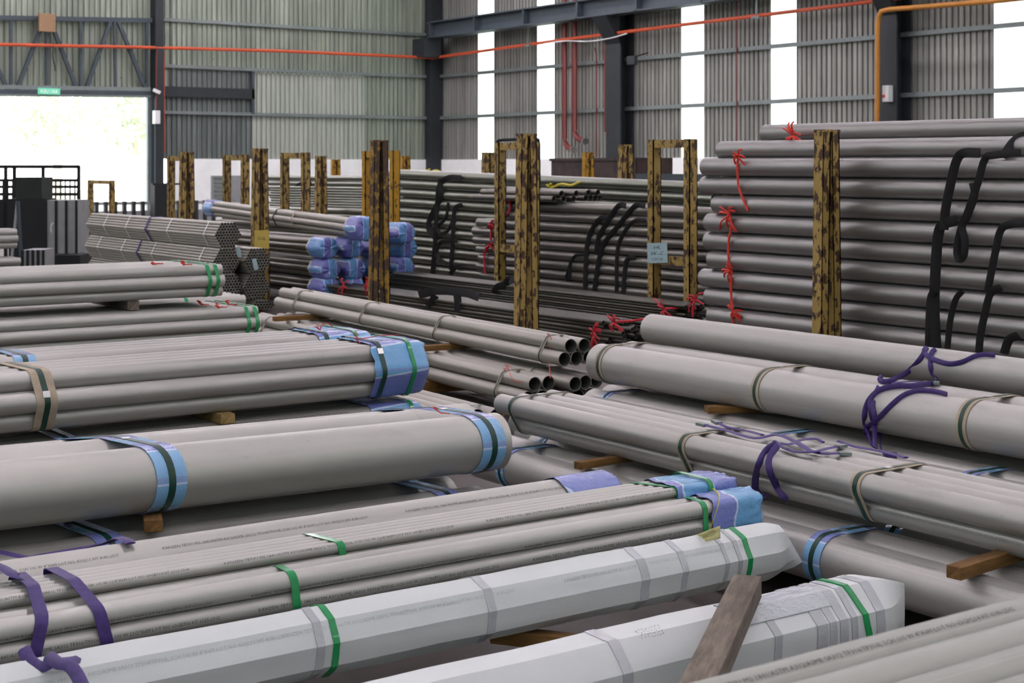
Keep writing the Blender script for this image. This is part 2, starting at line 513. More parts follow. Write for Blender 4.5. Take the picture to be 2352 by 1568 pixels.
for i in range(7):  # more added fill strips, on the wall behind the camera
    x = -9 + i * 6.2
    struct('window_%d' % (60 + i), MB().add([(x, YF + .08, DZ), (x + .42, YF + .08, DZ), (x + .42, YF + .08, ZC - .3), (x, YF + .08, ZC - .3)], [(0, 1, 2, 3)]).build('w', M['sidefill']))
T = [0]
def trim(mb, mat):
    T[0] += 1
    return struct('trim_%d' % T[0], mb.build('t', mat))
# girts
for z in (3.92, 5.62, 7.32, 9.0):
    trim(MB().span((xb[0] - .3, YB - .16, z), (XR - .3, YB - .04, z + .12)), M['girt'])
    trim(MB().span((XR - .17, YF, z), (XR - .04, YB - .3, z + .13)), M['girt'])
# dark rail and jamb of the closed opening beside the door
p, q = PY(372, 222, YB), PY(580, 205, YB)
trim(MB().span((p.x, YB - .2, p.z), (q.x, YB - .04, q.z)), M['beamdark'])
p, q = PY(574, 262, YB), PY(580, 165, YB)
trim(MB().span((p.x, YB - .2, p.z), (q.x, YB - .04, q.z)), M['beam'])
# door frame: column, jamb, head, lattice above
DJ = PY(340, 300, YB).x
trim(MB().span((PY(345, 1, YB).x, YB - .5, 0), (PY(364, 1, YB).x, YB + .1, ZC)), M['beamdark'])
trim(MB().span((PY(334, 1, YB).x, YB - .2, 0), (PY(339.5, 1, YB).x, YB, DTOP)), M['girt'])
trim(MB().span((PY(339.5, 1, YB).x, YB - .3, 0), (PY(347, 1, YB).x, YB, DTOP)), M['beam'])
def yz(px, py): v = PY(px, py, YB - .25); return v
def lat(a, b, t, mat):
    trim(MB().bar(yz(*a), yz(*b), t, t, UP if a[0] != b[0] else Vector((0, 1, 0))), mat)
lat((-160, 197), (345, 205), .14, M['girt']); lat((-160, 208), (345, 214), .14, M['beam']); lat((-160, 216), (345, 221), .1, M['girt'])
lat((-160, 38), (348, 47), .16, M['beam'])
for a, b in (((25, 42), (25, 206)), ((108, 42), (108, 206)), ((185, 44), (186, 206)), ((263, 45), (265, 208)), ((337, 46), (338, 208))):
    lat(a, b, .1, M['beam'])
for a, b in (((-60, 42), (18, 206)), ((92, 70), (38, 208)), ((124, 70), (178, 208)), ((255, 46), (196, 208)), ((270, 46), (336, 208))):
    lat(a, b, .13, M['beam'])
# runway beam and columns on the right side
def xz(px, py, X): return PX(px, py, X)
bm = MB()
zt, zb = 7.78, 7.14
bm.span((32.6, YF, zb), (33.2, YB - 1.2, zb + .05)).span((32.6, YF, zt - .05), (33.2, YB - 1.2, zt)).span((32.87, YF, zb), (32.93, YB - 1.2, zt))
for k in range(14):
    yy = YB - 1.4 - k * 3.2
    bm.span((32.6, yy - .04, zb), (33.2, yy + .04, zt))
trim(bm, M['beam'])
trim(MB().span((PY(984, 1, YB - .3).x, YB - .45, 0), (XR - .05, YB - .02, ZC)).span((32.5, YB - 1.2, 6.4), (33.3, YB - .3, 7.14)), M['beamdark'])
def column(p0, p1, z0=DZ):
    a, b = PX(p0, 300, 33.3), PX(p1, 300, 33.3)
    c = MB()
    c.span((33.25, b.y, 0), (33.32, a.y, ZC)).span((33.8, b.y, 0), (33.86, a.y, ZC)).span((33.3, (a.y + b.y) / 2 - .03, 0), (33.8, (a.y + b.y) / 2 + .03, ZC))
    c.add([(32.6, a.y, zb), (33.3, a.y, zb), (33.3, a.y, zb - 1.0), (32.6, b.y, zb), (33.3, b.y, zb), (33.3, b.y, zb - 1.0)], [(0, 1, 2), (3, 5, 4), (0, 3, 4, 1), (1, 4, 5, 2), (2, 5, 3, 0)])
    return trim(c, M['beamdark'])
column(1394, 1427); column(2022, 2062)
# outside
struct('ground', MB().span((-40, YB + .3, -.35), (90, 140, -.12)).build('g', M['yard']))

# ---------------------------------------------------------------- things on the walls
def pipe_thing(name, pts, r, mat, label, cat, group=None, n=10):
    o = MB().tube(pts, r, n).build(name, mat, smooth=True, sharp=60)
    return tag(o, label, cat, group)
pts = [PY(-60, 101, 52.55), PY(340, 109, 52.55), PY(640, 117, 52.55), PY(996, 133, 52.4)]
pts += [PX(1030, 128, 33.15), PX(1280, 93, 33.15), PX(1567, 57, 33.15), PX(1830, 25, 33.15), PX(2020, 1, 33.15), PX(2360, -42, 33.15)]
pipe_thing('sprinkler_pipe', pts, .06, M['orange'], 'long orange pipe running round both walls high up', 'pipe')
for a, b, xe in ((1297, 325, 1316), (1320, 305, 1342)):
    t = [PX(a, -60, 33.4), PX(a, b - 8, 33.4), PX(a + 2, b + 5, 33.35), PX(a + 8, b + 14, 33.3), PX(xe, b + 19, 33.2)]
    e = pipe_thing('drain_pipe', t, .1, M['maroon'], 'maroon pipe down the right wall, its elbow ending %s' % ('lower than its twin' if a < 1300 else 'higher than its twin'), 'pipe', 'maroon pipes on the right wall', 12)
    c = MB().tube([t[-1], t[-1] + (t[-1] - t[-2]).normalized() * .1], [.125, .125], 14).build('pipe_flange', M['steelclip'], e)
pipe_thing('drain_pipe', [PX(1391, 70, 33.3), PX(1391, 302, 33.3), PX(1397, 306, 33.25)], .05, M['maroon'], 'thin maroon pipe ending in a small hook beside the middle column', 'pipe')
for px, y0, y1 in ((1370, 110, 360), (1692, -20, 345), (2059, 40, 300)):
    pipe_thing('cable_conduit', [PX(px - 4, y0, 33.7), PX(px, y0 + 15, 33.7), PX(px, y1, 33.7)], .025, M['maroon'], {1370: 'thin reddish conduit between the maroon pipes and the column', 1692: 'thin dark conduit between two bright wall sheets', 2059: 'thin reddish conduit along the amber pipe column'}[px], 'conduit', None, 6)
pipe_thing('cable_conduit', [PY(377, 118, 52.8), PY(377, 350, 52.8)], .03, M['orange'], 'thin orange conduit beside the big doorway', 'conduit', None, 6)
pipe_thing('cable_conduit', [PY(361, 112, 52.47), PY(359, 130, 52.47), PY(359, 250, 52.47)], .03, M['maroon'], 'dark red conduit dropping to the white box by the doorway', 'conduit', None, 6)
pipe_thing('gas_pipe', [PX(2420, -12, 32.9), PX(2300, 1, 32.9), PX(2040, 22, 32.9), PX(2024, 26, 32.9), PX(2018, 40, 32.9), PX(2016, 60, 32.9), PX(2014, 420, 32.9)], .07, M['amber'], 'amber yellow pipe bending down beside the right column', 'pipe')
def wallbox(name, lo, hi, mat, label, cat, child=None):
    o = MB().span(lo, hi).build(name, mat, bevel=.01)
    return tag(o, label, cat)
a, b = PX(2029, 234, 33.1), PX(2043, 196, 33.1)
o = wallbox('junction_box', (33.05, b.y, a.z), (33.25, a.y, b.z), M['white'], 'white box with a red light on the right column', 'electric box')
c = (a + b) / 2
obj('indicator_light', MB().span((33.03, a.y - .1, c.z - .1), (33.06, a.y - .02, c.z - .03)).build('x', M['red']).data, None, o); bpy.data.objects.remove(bpy.data.objects['x'])
a, b = PY(355, 284, 52.3), PY(367, 254, 52.3)
wallbox('junction_box', (a.x, 52.25, a.z), (b.x, 52.5, b.z), M['white'], 'white box on the column beside the doorway', 'electric box')
a, b = PY(90, 72, 52.4), PY(128, 32, 52.4)
wallbox('wooden_board', (a.x, 52.4, a.z), (b.x, 52.5, b.z), M['cardboard'], 'brown board fixed to the lattice above the doorway', 'board')
pipe_thing('hanging_cable', smooth_path([PY(122, 105, 52.5), PY(121, 130, 52.5), PY(126, 150, 52.5), PY(127, 163, 52.5)]), .02, M['beamdark'], 'dark cable hanging below the brown board', 'cable', None, 6)
def text_mesh(body, h, width=None):
    """flat lettering, cap height h, lower left at the origin"""
    cu = bpy.data.curves.new('t', 'FONT'); cu.body = body; cu.size = 1; cu.resolution_u = 1
    to = bpy.data.objects.new('t', cu); COL.objects.link(to)
    bpy.context.view_layer.update()
    me = bpy.data.meshes.new_from_object(to.evaluated_get(bpy.context.evaluated_depsgraph_get()))
    bpy.data.objects.remove(to); bpy.data.curves.remove(cu)
    xs = [v.co.x for v in me.vertices]; ys = [v.co.y for v in me.vertices]
    x0, x1 = min(xs), max(xs)
    sy = h / .69; sx = sy if width is None else width / (x1 - x0)
    for v in me.vertices: v.co = Vector(((v.co.x - x0) * sx, v.co.y * sy, 0))
    me.materials.clear()
    return me
a, b = PY(88, 216, 52.62), PY(138, 203, 52.62)
es = wallbox('exit_sign', (a.x, 52.6, a.z), (b.x, 52.69, b.z), M['exit'], 'green lit KELUAR exit sign above the doorway', 'sign')
me = text_mesh('KELUAR', (b.z - a.z) * .55, (b.x - a.x) * .8)
obj('lettering', me, M['exitw'], es, Matrix.Translation((a.x + (b.x - a.x) * .1, 52.59, a.z + (b.z - a.z) * .22)) @ Matrix.Rotation(math.pi / 2, 4, 'X'))
# floodlights hanging on the walls
for px, py, ll in ((1452, 139, 'small lamp on the right wall beside the middle column'),):
    c = PX(px, py, 33.2)
    o = tag(MB().span(c - Vector((.08, .2, .15)), c + Vector((.08, .2, .15))).build('flood_lamp', M['beamdark'], bevel=.02), ll, 'lamp')
    MB().bar(c + Vector((0, 0, .1)), c + Vector((.72, 0, .3)), .04, .04).build('lamp_bracket', M['beamdark'], o)
# louvred hatch in the white wall
a, b = PY(485, 462, YB - .12), PY(562, 403, YB - .12)
hb = struct('window_40', MB().span((a.x, YB - .16, a.z), (b.x, YB - .1, b.z)).build('h', M['whiteslat']))
lv = MB()
for k in range(6):
    z = a.z + (b.z - a.z) * (k + .5) / 6
    lv.span((a.x + .1, YB - .2, z - .05), (a.x + .62, YB - .15, z + .03))
obj('louvre', lv.build('y', M['girt']).data, None, hb); bpy.data.objects.remove(bpy.data.objects['y'])

pipe_thing('hanging_cable', smooth_path([PX(1250, 100, 33.04), PX(1300, 94, 33.0), PX(1350, 95, 33.0), PX(1400, 88, 33.0), PX(1440, 77, 33.04)]), .02, M['white'], 'pale cable sagging below the orange pipe by the maroon pipes', 'cable', None, 6)
for px, y0, y1, l in ((1213, 52, 104, 'pale rod holding the orange pipe under the runway beam'), (1737, -12, 40, 'pale rod holding the orange pipe between two bright wall sheets')):
    o = MB().bar(PX(px, y0, 33.1), PX(px, y1, 33.1), .04, .04).build('pipe_hanger', M['girt'])
    tag(o, l, 'pipe hanger')
    c = PX(px, y1, 33.1)
    MB().span(c - Vector((.06, .16, .03)), c + Vector((.06, .16, .03))).build('clamp', M['girt'], o)
a = PY(352, 206, 52.45)
o = MB().bar(a, PY(368, 213, 52.3), .1, .12).build('security_lamp', M['white'], bevel=.01)
tag(o, 'small white lamp at the upper corner of the doorway', 'lamp')
# ---------------------------------------------------------------- pipes
ORD = ['top', 'second', 'third', 'fourth', 'fifth', 'sixth', 'seventh', 'eighth', 'ninth', 'tenth', 'eleventh', 'twelfth', 'thirteenth', 'fourteenth']
_pm = {}
def pipe_mesh(od, L, seg, wall, mat):
    key = (round(od, 4), round(L, 3), seg, mat.name)
    if key in _pm: return _pm[key]
    r, ri = od / 2, od / 2 - wall
    vs_, fs, mi = [], [], []
    for rr, x in ((r, 0), (r, L), (ri, L), (ri, 0)):
        vs_ += [Vector((x, rr * math.cos(2 * math.pi * k / seg), rr * math.sin(2 * math.pi * k / seg))) for k in range(seg)]
    for ring in range(4):
        a, b = ring * seg, ((ring + 1) % 4) * seg
        for k in range(seg):
            fs.append((a + k, b + k, b + (k + 1) % seg, a + (k + 1) % seg)[::-1])
            mi.append(1 if ring == 2 else 0)
    me = mesh(vs_, fs)
    me.materials.append(mat); me.materials.append(M['inner'])
    me.polygons.foreach_set('material_index', mi)
    me.polygons.foreach_set('use_smooth', [True] * len(fs))
    if hasattr(me, 'set_sharp_from_angle'): me.set_sharp_from_angle(angle=math.radians(50))
    _pm[key] = me
    return me
def frame(a, o):
    """local x along the pipe, y level and away from the camera, z up"""
    a = a.normalized()
    y = UP.cross(a).normalized()
    z = a.cross(y)
    return Matrix(((a.x, y.x, z.x, o.x), (a.y, y.y, z.y, o.y), (a.z, y.z, z.z, o.z), (0, 0, 0, 1)))
def axis_t(p0, a, px):
    o = (px - CX) / F
    n = RV - FV * o
    return -((p0 - EYE).dot(n)) / a.dot(n)
class Bundle:
    """members: (row, col, y offset, z offset, x offset) in a frame whose origin is the reference pipe's end"""
    def __init__(s, anchor, d, px_end, od, L=6.0, mat='grey', a=None, far=False, lab='', grp='', seg=24, wall=None, name=None, cat='pipe', dx=0.0, cols=None):
        s.cols = cols
        name = name or ('polished_pipe' if mat in ('bright', 'dark', 'shiny', 'mid') else 'steel_pipe')
        s.a = a if a is not None else d
        s.od, s.L, s.mat, s.far = od, L, M[mat], far
        p0 = P(*anchor)
        e = p0 + s.a * (axis_t(p0, s.a, px_end) + dx)
        s.M = frame(s.a, e)
        s.lab, s.grp, s.seg, s.wall, s.name, s.cat = lab, grp, seg, wall or max(.0028, od * .035), name, cat
        s.mem = []
        s.pipes = []
    def rows(s, spec, hexpitch=True):
        """spec: top row first: (count, y of first, z)"""
        for r, (n, y0, z) in enumerate(spec):
            for c in range(n):
                s.mem.append((r, c, y0 + c * s.od, z, 0.0))
        return s
    def rng(s, m):
        return (m[4], m[4] + s.L) if s.far else (m[4] - s.L, m[4])
    def build(s, labels=None, shared=None, nrows=None):
        nr = max(m[0] for m in s.mem) + 1
        nc = max(m[1] for m in s.mem) + 1
        for i, m in enumerate(s.mem):
            x0, _ = s.rng(m)
            o = bpy.data.objects.new(s.name, pipe_mesh(s.od * .985, s.L, s.seg, s.wall, s.mat))
            COL.objects.link(o)
            o.matrix_world = s.M @ Matrix.Translation((x0, m[2], m[3])) @ Matrix.Rotation(0, 4, 'X')
            if shared: l = shared
            elif labels and i in labels: l = labels[i]
            else:
                l = s.lab
                if nr > 1: l += ', %s row%s' % (ORD[m[0]] if m[0] < nr - 1 or nr > 2 else 'bottom', '' if m[0] in (0,) or nr == 2 else ' down')
                if nc > 1: l += ', %s' % (s.cols[m[1]] if s.cols else 'near face' if m[1] == 0 else ORD[m[1]] + ' in')
            tag(o, l, s.cat, s.grp or None)
            s.pipes.append(o)
        return s
    def ix(s, px, i=0):
        """local x at which member i's axis shows at picture column px"""
        m = s.mem[i]
        p0 = s.M @ Vector((0, m[2], m[3]))
        a = s.M.to_3x3() @ Vector((1, 0, 0))
        return axis_t(p0, a, px)
    def pts(s, sub=None):
        return [(m[2], m[3]) for k, m in enumerate(s.mem) if sub is None or k in sub]
def hull(pts):
    pts = sorted(set((round(a, 5), round(b, 5)) for a, b in pts))
    def half(ps):
        h = []
        for p in ps:
            while len(h) > 1 and (h[-1][0] - h[-2][0]) * (p[1] - h[-2][1]) - (h[-1][1] - h[-2][1]) * (p[0] - h[-2][0]) <= 0: h.pop()
            h.append(p)
        return h
    lo, up = half(pts), half(pts[::-1])
    return lo[:-1] + up[:-1]
def outline(centers, r, n=72):
    """n evenly spaced points round the circles' hull, counter-clockwise from the lowest far point"""
    c = []
    for y, z in centers:
        c += [(y + r * math.cos(2 * math.pi * k / 40), z + r * math.sin(2 * math.pi * k / 40)) for k in range(40)]
    h = hull(c)
    seg = [math.dist(h[i], h[(i + 1) % len(h)]) for i in range(len(h))]
    tot = sum(seg); out = []; i = 0; acc = 0
    for k in range(n):
        t = tot * k / n
        while acc + seg[i] < t: acc += seg[i]; i += 1
        f = (t - acc) / seg[i]
        a, b = h[i], h[(i + 1) % len(h)]
        out.append((a[0] + (b[0] - a[0]) * f, a[1] + (b[1] - a[1]) * f))
    return out, tot
def loft(secs, uvs=None, caps=True, smooth=True, sharp=60):
    n = len(secs[0])
    vs_ = [v for s_ in secs for v in s_]
    fs = [(i * n + k, i * n + (k + 1) % n, (i + 1) * n + (k + 1) % n, (i + 1) * n + k) for i in range(len(secs) - 1) for k in range(n)]
    if caps == 'end': fs += [tuple((len(secs) - 1) * n + k for k in range(n))]
    elif caps: fs += [tuple(range(n))[::-1], tuple((len(secs) - 1) * n + k for k in range(n))]
    return mesh(vs_, fs, smooth, sharp, uvs)
def band(M4, centers, r, x, wid, off, thick, name, mat, parent=None, skew=0.0, lean=0.0, n=72, closed=True):
    """a strap or sleeve ring round the circles' hull"""
    o0, per = outline(centers, r + off, n)
    o1, _ = outline(centers, r + off + thick, n)
    zc = sum(p[1] for p in o0) / n; yc = sum(p[0] for p in o0) / n
    secs = []
    uv = []
    for dx, ol in ((-wid / 2, o0), (-wid / 2, o1), (wid / 2, o1), (wid / 2, o0)):
        secs.append([Vector((x + dx + skew * (p[1] - zc) + lean * (p[0] - yc), p[0], p[1])) for p in ol])
        uv += [(k / n * per, dx) for k in range(n)]
    vs_ = [v for s_ in secs for v in s_]
    fs = []
    for i in range(4):
        j = (i + 1) % 4
        fs += [(i * n + k, i * n + (k + 1) % n, j * n + (k + 1) % n, j * n + k) for k in range(n)]
    me = mesh(vs_, fs, True, 40, uv)
    return obj(name, me, mat, parent, M4 if parent is None else None)
def strap(B, px, label, sub=None, i=0, sleeve=None, w_=.022, sw=.075, mat='dgreen', clip=True, clipang=None, group=None, skew=0, lean=0, double=False, x=None, grp=None, lift=0.0):
    """one strap: band with its sleeve and clip"""
    x = B.ix(px, i) if x is None else x
    c = B.pts(sub)
    off = (.0045 if sleeve else .001) + lift
    s_ = band(B.M, c, B.od / 2, x, w_, off, .0015, 'strap', M[mat], None, skew, lean)
    tag(s_, label, 'strap', grp)
    if sleeve:
        band(B.M, c, B.od / 2, x, sw, .0008 + lift, .003, 'sleeve', M[sleeve], s_, skew, lean)
    if clip:
        ol, _ = outline(c, B.od / 2 + off + .001, 72)
        ang = clipang if clipang is not None else 2.2
        yc = sum(p[0] for p in ol) / 72; zc = sum(p[1] for p in ol) / 72
        k = min(range(72), key=lambda k_: abs(math.atan2(math.sin(math.atan2(ol[k_][1] - zc, ol[k_][0] - yc) - ang), math.cos(math.atan2(ol[k_][1] - zc, ol[k_][0] - yc) - ang))))
        p, q = ol[k], ol[(k + 1) % 72]
        t = Vector((0, q[0] - p[0], q[1] - p[1])).normalized()
        xx = x + skew * (p[1] - zc) + lean * (p[0] - yc)
        cm = MB(); cm.box((0, 0, 0), (w_ * 1.2, .035, .006), Matrix(((1, 0, 0, xx), (0, t.y, -t.z, p[0]), (0, t.z, t.y, p[1]), (0, 0, 0, 1))))
        cm.build('buckle', M['steelclip'], s_)
    return s_
def endwrap(B, x0, x1, label, mat='weave', sub=None, bulge=.06, amp=.008, off=.006, squeeze=1.0, straps=(), cat='wrapping', seed=1, tape='green', grp=None, far=False, uv='u', uvo=0.0, endamp=1.6, ux=2.0, nb=None):
    """sheet wrapped round the bundle's end and folded shut"""
    c = B.pts(sub)
    n = 84
    ol, per = outline(c, B.od / 2 + off, n)
    yc = sum(p[0] for p in ol) / n; zc = sum(p[1] for p in ol) / n
    Lx = x1 - x0
    prof = [(0, 1.0), (.04, 1.0), (.12, 1.01), (.25, 1.0), (.4, 1.005), (.55, 1.0), (.7, 1.0), (.8, .995), (.88, .98), (.93, .94), (.965, .86), (.985, .72), (1.0, .45), (1.0, .15)]
    secs, uvs = [], []
    for ti, (t, sc) in enumerate(prof):
        x = x0 + Lx * t
        s_ = []
        for k, p in enumerate(ol):
            d = Vector((0, p[0] - yc, p[1] - zc))
            u = d.normalized()
            nz = noise.noise(Vector((x * 14 + seed * 7, p[0] * 16, p[1] * 16))) + .6 * noise.noise(Vector((x * 40 + seed, p[0] * 40, p[1] * 40)))
            v = Vector((x + (noise.noise(Vector((p[0] * 20, p[1] * 20, seed + 3))) * .02 if ti < 2 or ti > 9 else 0), yc, zc)) + d * sc + u * (abs(nz) * amp * (0.3 if ti < 2 else 1.0) * (endamp if ti > 9 else 1))
            s_.append(v)
        secs.append(s_)
        if uv == 'u': uvs += [(k / n * (nb * .17 if nb else per) + uvo + x * .04, x) for k in range(n)]
        elif uv == 'x': uvs += [((x - x1) / ux + uvo + .015 * noise.noise(Vector((p[0] * 12, p[1] * 12, seed))), k / n * per) for k, p in enumerate(ol)]
        else: uvs += [(v.y + uvo, v.z) for v in s_]
    me = loft(secs, uvs, 'end', True, 70)
    o = obj('end_wrap', me, M[mat], None, B.M)
    tag(o, label, cat, grp)
    for xs in straps:
        band(B.M, c, B.od / 2, xs, .026, off + amp * .9, .002, 'tape_band', M[tape], o)
    return o
def ink(B, i, text, x0, ang, hgt=.0115, length=.98, mat='print', name='printing'):
    """lettering wrapped round pipe i, starting at local x0, at ang degrees above the near side"""
    key = text
    if key not in _tm: _tm[key] = text_mesh(text, 1.0, 1.0)
    me = _tm[key].copy()
    m = B.mem[i]; r = B.od / 2 + .0007
    xs = B.rng(m)[0]
    for v in me.vertices:
        th = math.radians(ang) + (v.co.y - .35) * hgt / r
        v.co = Vector((x0 - xs + v.co.x * length, -r * math.cos(th), r * math.sin(th)))
    me.materials.clear(); me.materials.append(M[mat])
    o = obj(name, me, None, B.pipes[i])
    return o
_tm = {}
def on_pipe(B, i, px, py, lift=.003):
    """the point of pipe i's near surface seen at px, py"""
    m = B.mem[i]
    Mi = B.M.inverted()
    o = Mi @ EYE; d = (Mi.to_3x3() @ ray(px, py)).normalized()
    r = B.od / 2 + lift
    oy, oz = o.y - m[2], o.z - m[3]
    a = d.y ** 2 + d.z ** 2; b = oy * d.y + oz * d.z; c = oy * oy + oz * oz - r * r
    disc = b * b - a * c
    t = (-b - math.sqrt(disc)) / a if disc > 0 else -b / a
    p = o + d * t
    n = Vector((0, p.y - m[2], p.z - m[3])).normalized()
    return B.M @ p, (B.M.to_3x3() @ n).normalized()
def timber(name, p, q, w_, h_, mat, label, group=None):
    """a squared length of wood from p to q (centre line)"""
    p, q = Vector(p), Vector(q)
    d = q - p
    Mx = frame(d, p)
    me = MB().box((d.length / 2, 0, 0), (d.length, w_, h_))
    o = me.build(name, M[mat], None, Mx, bevel=.004)
    return tag(o, label, 'timber', group)

def face(B, px, py, off=.02):
    """the point at px, py just in front of a stack's near face"""
    n = B.M.to_3x3() @ Vector((0, 1, 0))
    q = B.M @ Vector((0, min(m[2] for m in B.mem) - B.od / 2 - off, 0))
    v = ray(px, py)
    return EYE + v * ((q - EYE).dot(n) / v.dot(n))
# ---------------------------------------------------------------- the row of bundles lying to the left (pipes run along x)
hx = .866
# nearest flat stack, lower right corner of the photograph
od = .1143
NEAR = Bundle((2352, 1428, 3.56), LDIR, 2352, od, mat='near', lab='grey pipe of the closest blurred bundle', seg=48, dx=1.3, cols=['next to the white-wrapped tubes', 'second from the white-wrapped tubes', 'third from the white-wrapped tubes', 'fourth from the white-wrapped tubes'])
NEAR.rows([(4, -3 * od, 0)])
NEAR.mem = [(r, 3 - c, y, z, x) for r, c, y, z, x in NEAR.mem]
NEAR.grp = 'pipes of the closest bundle'
NEAR.build()
# white wrapped tubes
T1 = Bundle((1690, 1276, 6.27), LDIR, 1745, .219, mat='pale', lab='', seg=40)
T1.mem = [(0, 0, 0, 0, 0)]
T2 = Bundle((1795, 1457, 5.26), LDIR, 1975, .273, mat='pale', seg=40)
T2.mem = [(0, 0, 0, 0, 0)]
T3 = Bundle((2035, 1545, 4.95), LDIR, 2150, .219, mat='pale', seg=40)
T3.mem = [(0, 0, 0, 0, 0)]
def bagged(B, label, tail, n=10, rad=None, phase=0.0, tilt=0.0, L=6.0, shrink=.2, drop=0.0):
    """a pipe inside a folded white plastic sheet: flat facets, closed end pressed flat"""
    r = rad
    secs = []
    per = []
    def rad_at(x, th):
        # polygon with slightly rounded corners
        a = ((th - phase) % (2 * math.pi / n)) - math.pi / n
        rr = r * math.cos(math.pi / n) / math.cos(a) * .9 + r * .1
        return rr + noise.noise(Vector((x * 2.2, math.cos(th) * 1.5, math.sin(th) * 1.5))) * .006 + noise.noise(Vector((x * 9, math.cos(th) * 3, math.sin(th) * 3))) * .0025
    def sec(x, flat, dz, sc=1.0):
        out = []
        m = n * 6
        for k in range(m):
            th = 2 * math.pi * k / m + phase
            q = rad_at(x, th)
            y, z = q * math.cos(th), q * math.sin(th)
            out.append(Vector((x + (z * tilt if flat > .5 else 0), y * (1 - flat) * sc, z * sc + dz)))
        return out
    xs = [-L + L * k / 40 for k in range(41)]
    for x in xs: secs.append(sec(x, 0, 0))
    for t in (.12, .25, .4, .55, .7, .85, .95, 1.0):
        f = t ** 1.5 * .97
        secs.append(sec(tail * t, f, drop * t * t, 1 - shrink * t ** 1.3))
    me = loft(secs, None, True, True, 24)
    o = obj('wrapped_tube', me, M['sheet'], None, B.M)
    tag(o, label, 'wrapped tube', 'white-wrapped tubes')
    _sec[o.name] = (sec, r)
    _rad[o.name] = rad_at
    return o
_sec = {}
_rad = {}
def local_band(o, r, x, wid, off, mat, name, n=48, a0=None, a1=None, lean=0):
    """tape round a wrapped tube, following its folded facets; a0..a1 limits it to part of the way round"""
    sec, r0 = _sec[o.name]
    def grow(p, d): return Vector((p.x, p.y, p.z)) + Vector((0, p.y, p.z)).normalized() * d
    xs = [x - wid / 2 + wid * q / max(1, int(wid / .05)) for q in range(max(1, int(wid / .05)) + 1)]
    rings = [[v + Vector((lean * v.z / r0, 0, 0)) for v in sec(xx, 0, 0)] for xx in xs]
    m = len(rings[0])
    ks = list(range(m)) if a0 is None else [k for k in range(m) if a0 <= (2 * math.pi * k / m + .39) % (2 * math.pi) <= a1]
    vs_, fs = [], []
    L_ = len(ks)
    prof = [(i_, off) for i_ in range(len(xs))] + [(i_, -.003) for i_ in range(len(xs) - 1, -1, -1)]
    for i_, d in prof:
        for k in ks: vs_.append(grow(rings[i_][k], d + (.004 * abs(noise.noise(rings[i_][k] * 25)) if mat == 'clearfilm' else 0)))
    P_ = len(prof)
    for i_ in range(P_):
        j_ = (i_ + 1) % P_
        for q in range(L_ if a0 is None else L_ - 1):
            fs.append((i_ * L_ + q, j_ * L_ + q, j_ * L_ + (q + 1) % L_, i_ * L_ + (q + 1) % L_))
    return obj(name, mesh(vs_, fs, True, 30), M[mat], o)
b1 = bagged(T1, 'white plastic-wrapped tube with pointed folded end, below the blue-capped pipes', .20, 9, .118, .2, -.45, shrink=.38, drop=-.012)
for px in (735, 1678): local_band(b1, .119, T1.ix(px), .024, .004, 'green', 'tape_band')
for px, wd in ((700, .03), (1090, .035), (1440, .04), (1530, .03), (1625, .02), (1655, .02), (1770, .05), (1840, .04)):
    local_band(b1, .119, T1.ix(px) if px < 1745 else T1.ix(px) , wd, .003, 'tape', 'clear_tape') if px < 1760 else None
b2 = bagged(T2, 'thick white plastic-wrapped tube with square folded end, under the grey timber', .24, 8, .148, .39, 0.0, shrink=.42, drop=-.005)
local_band(b2, .150, T2.ix(1925), .026, .006, 'green', 'tape_band', lean=-.03)
for px, wd in ((1380, .04), (1720, .035), (1820, .05), (1845, .035), (1870, .04), (1895, .03), (1955, .045), (2020, .04)):
    if px < 1970: local_band(b2, .149, T2.ix(px), wd, .003, 'tape', 'clear_tape')
local_band(b2, .150, T2.ix(1760), .42, .005, 'clearfilm', 'film_patch', 40, 1.2, 2.4)
b3 = bagged(T3, 'white plastic-wrapped tube peeking over the closest bundle', .2, 8, .118, .39, 0.0, shrink=.4)
local_band(b3, .120, T3.ix(2108), .026, .006, 'green', 'tape_band')
local_band(b3, .120, T3.ix(2035), .3, .005, 'clearfilm', 'film_patch', 40, 1.2, 2.4)
def scribble(B, o, px, r, ang, rows, ln, name='printed_note'):
    """rows of small marks too small to read"""
    mb = MB(); x0 = B.ix(px)
    rnd = random.Random(px)
    for k in range(rows):
        x = x0 + rnd.uniform(0, .02)
        while x < x0 + ln:
            w_ = rnd.uniform(.003, .012)
            for q in range(3):
                th = math.radians(ang) - k * .013 / r + rnd.uniform(-.03, .03)
                th2 = th + rnd.uniform(.015, .04)
                xa = x + w_ * q / 3
                a = [Vector((xx, -rr * math.cos(t_), rr * math.sin(t_))) for xx, t_, rr in ((xa, th, r), (xa + .0014, th, r), (xa + .0022, th2, r), (xa + .001, th2, r))]
                mb.add(a, [(0, 1, 2, 3)])
            x += w_ + .006
    o2 = mb.build(name, M['ink'], o)
    return o2
scribble(T2, b2, 1432, .1505, 74, 4, .11)
scribble(T3, b3, 1810, .1205, 75, 3, .2)
# lower tube lying between the two wrapped tubes
LOWT = Bundle((1500, 1500, 5.7), LDIR, 1700, .17, mat='pale', lab='', seg=32)
LOWT.M = frame(LDIR, Vector((4.0, T1.M.translation.y - .2, .09)))
LOWT.mem = [(0, 0, 0, 0, 0)]
LOWT.build({0: 'white-filmed tube low in the gap under the two wrapped tubes'})
LOWT.pipes[0].name = 'wrapped_tube'
LOWT.pipes[0].data = LOWT.pipes[0].data.copy(); LOWT.pipes[0].data.materials[0] = M['sheet']
LOWT.pipes[0]['category'] = 'wrapped tube'; LOWT.pipes[0]['group'] = 'white-wrapped tubes'
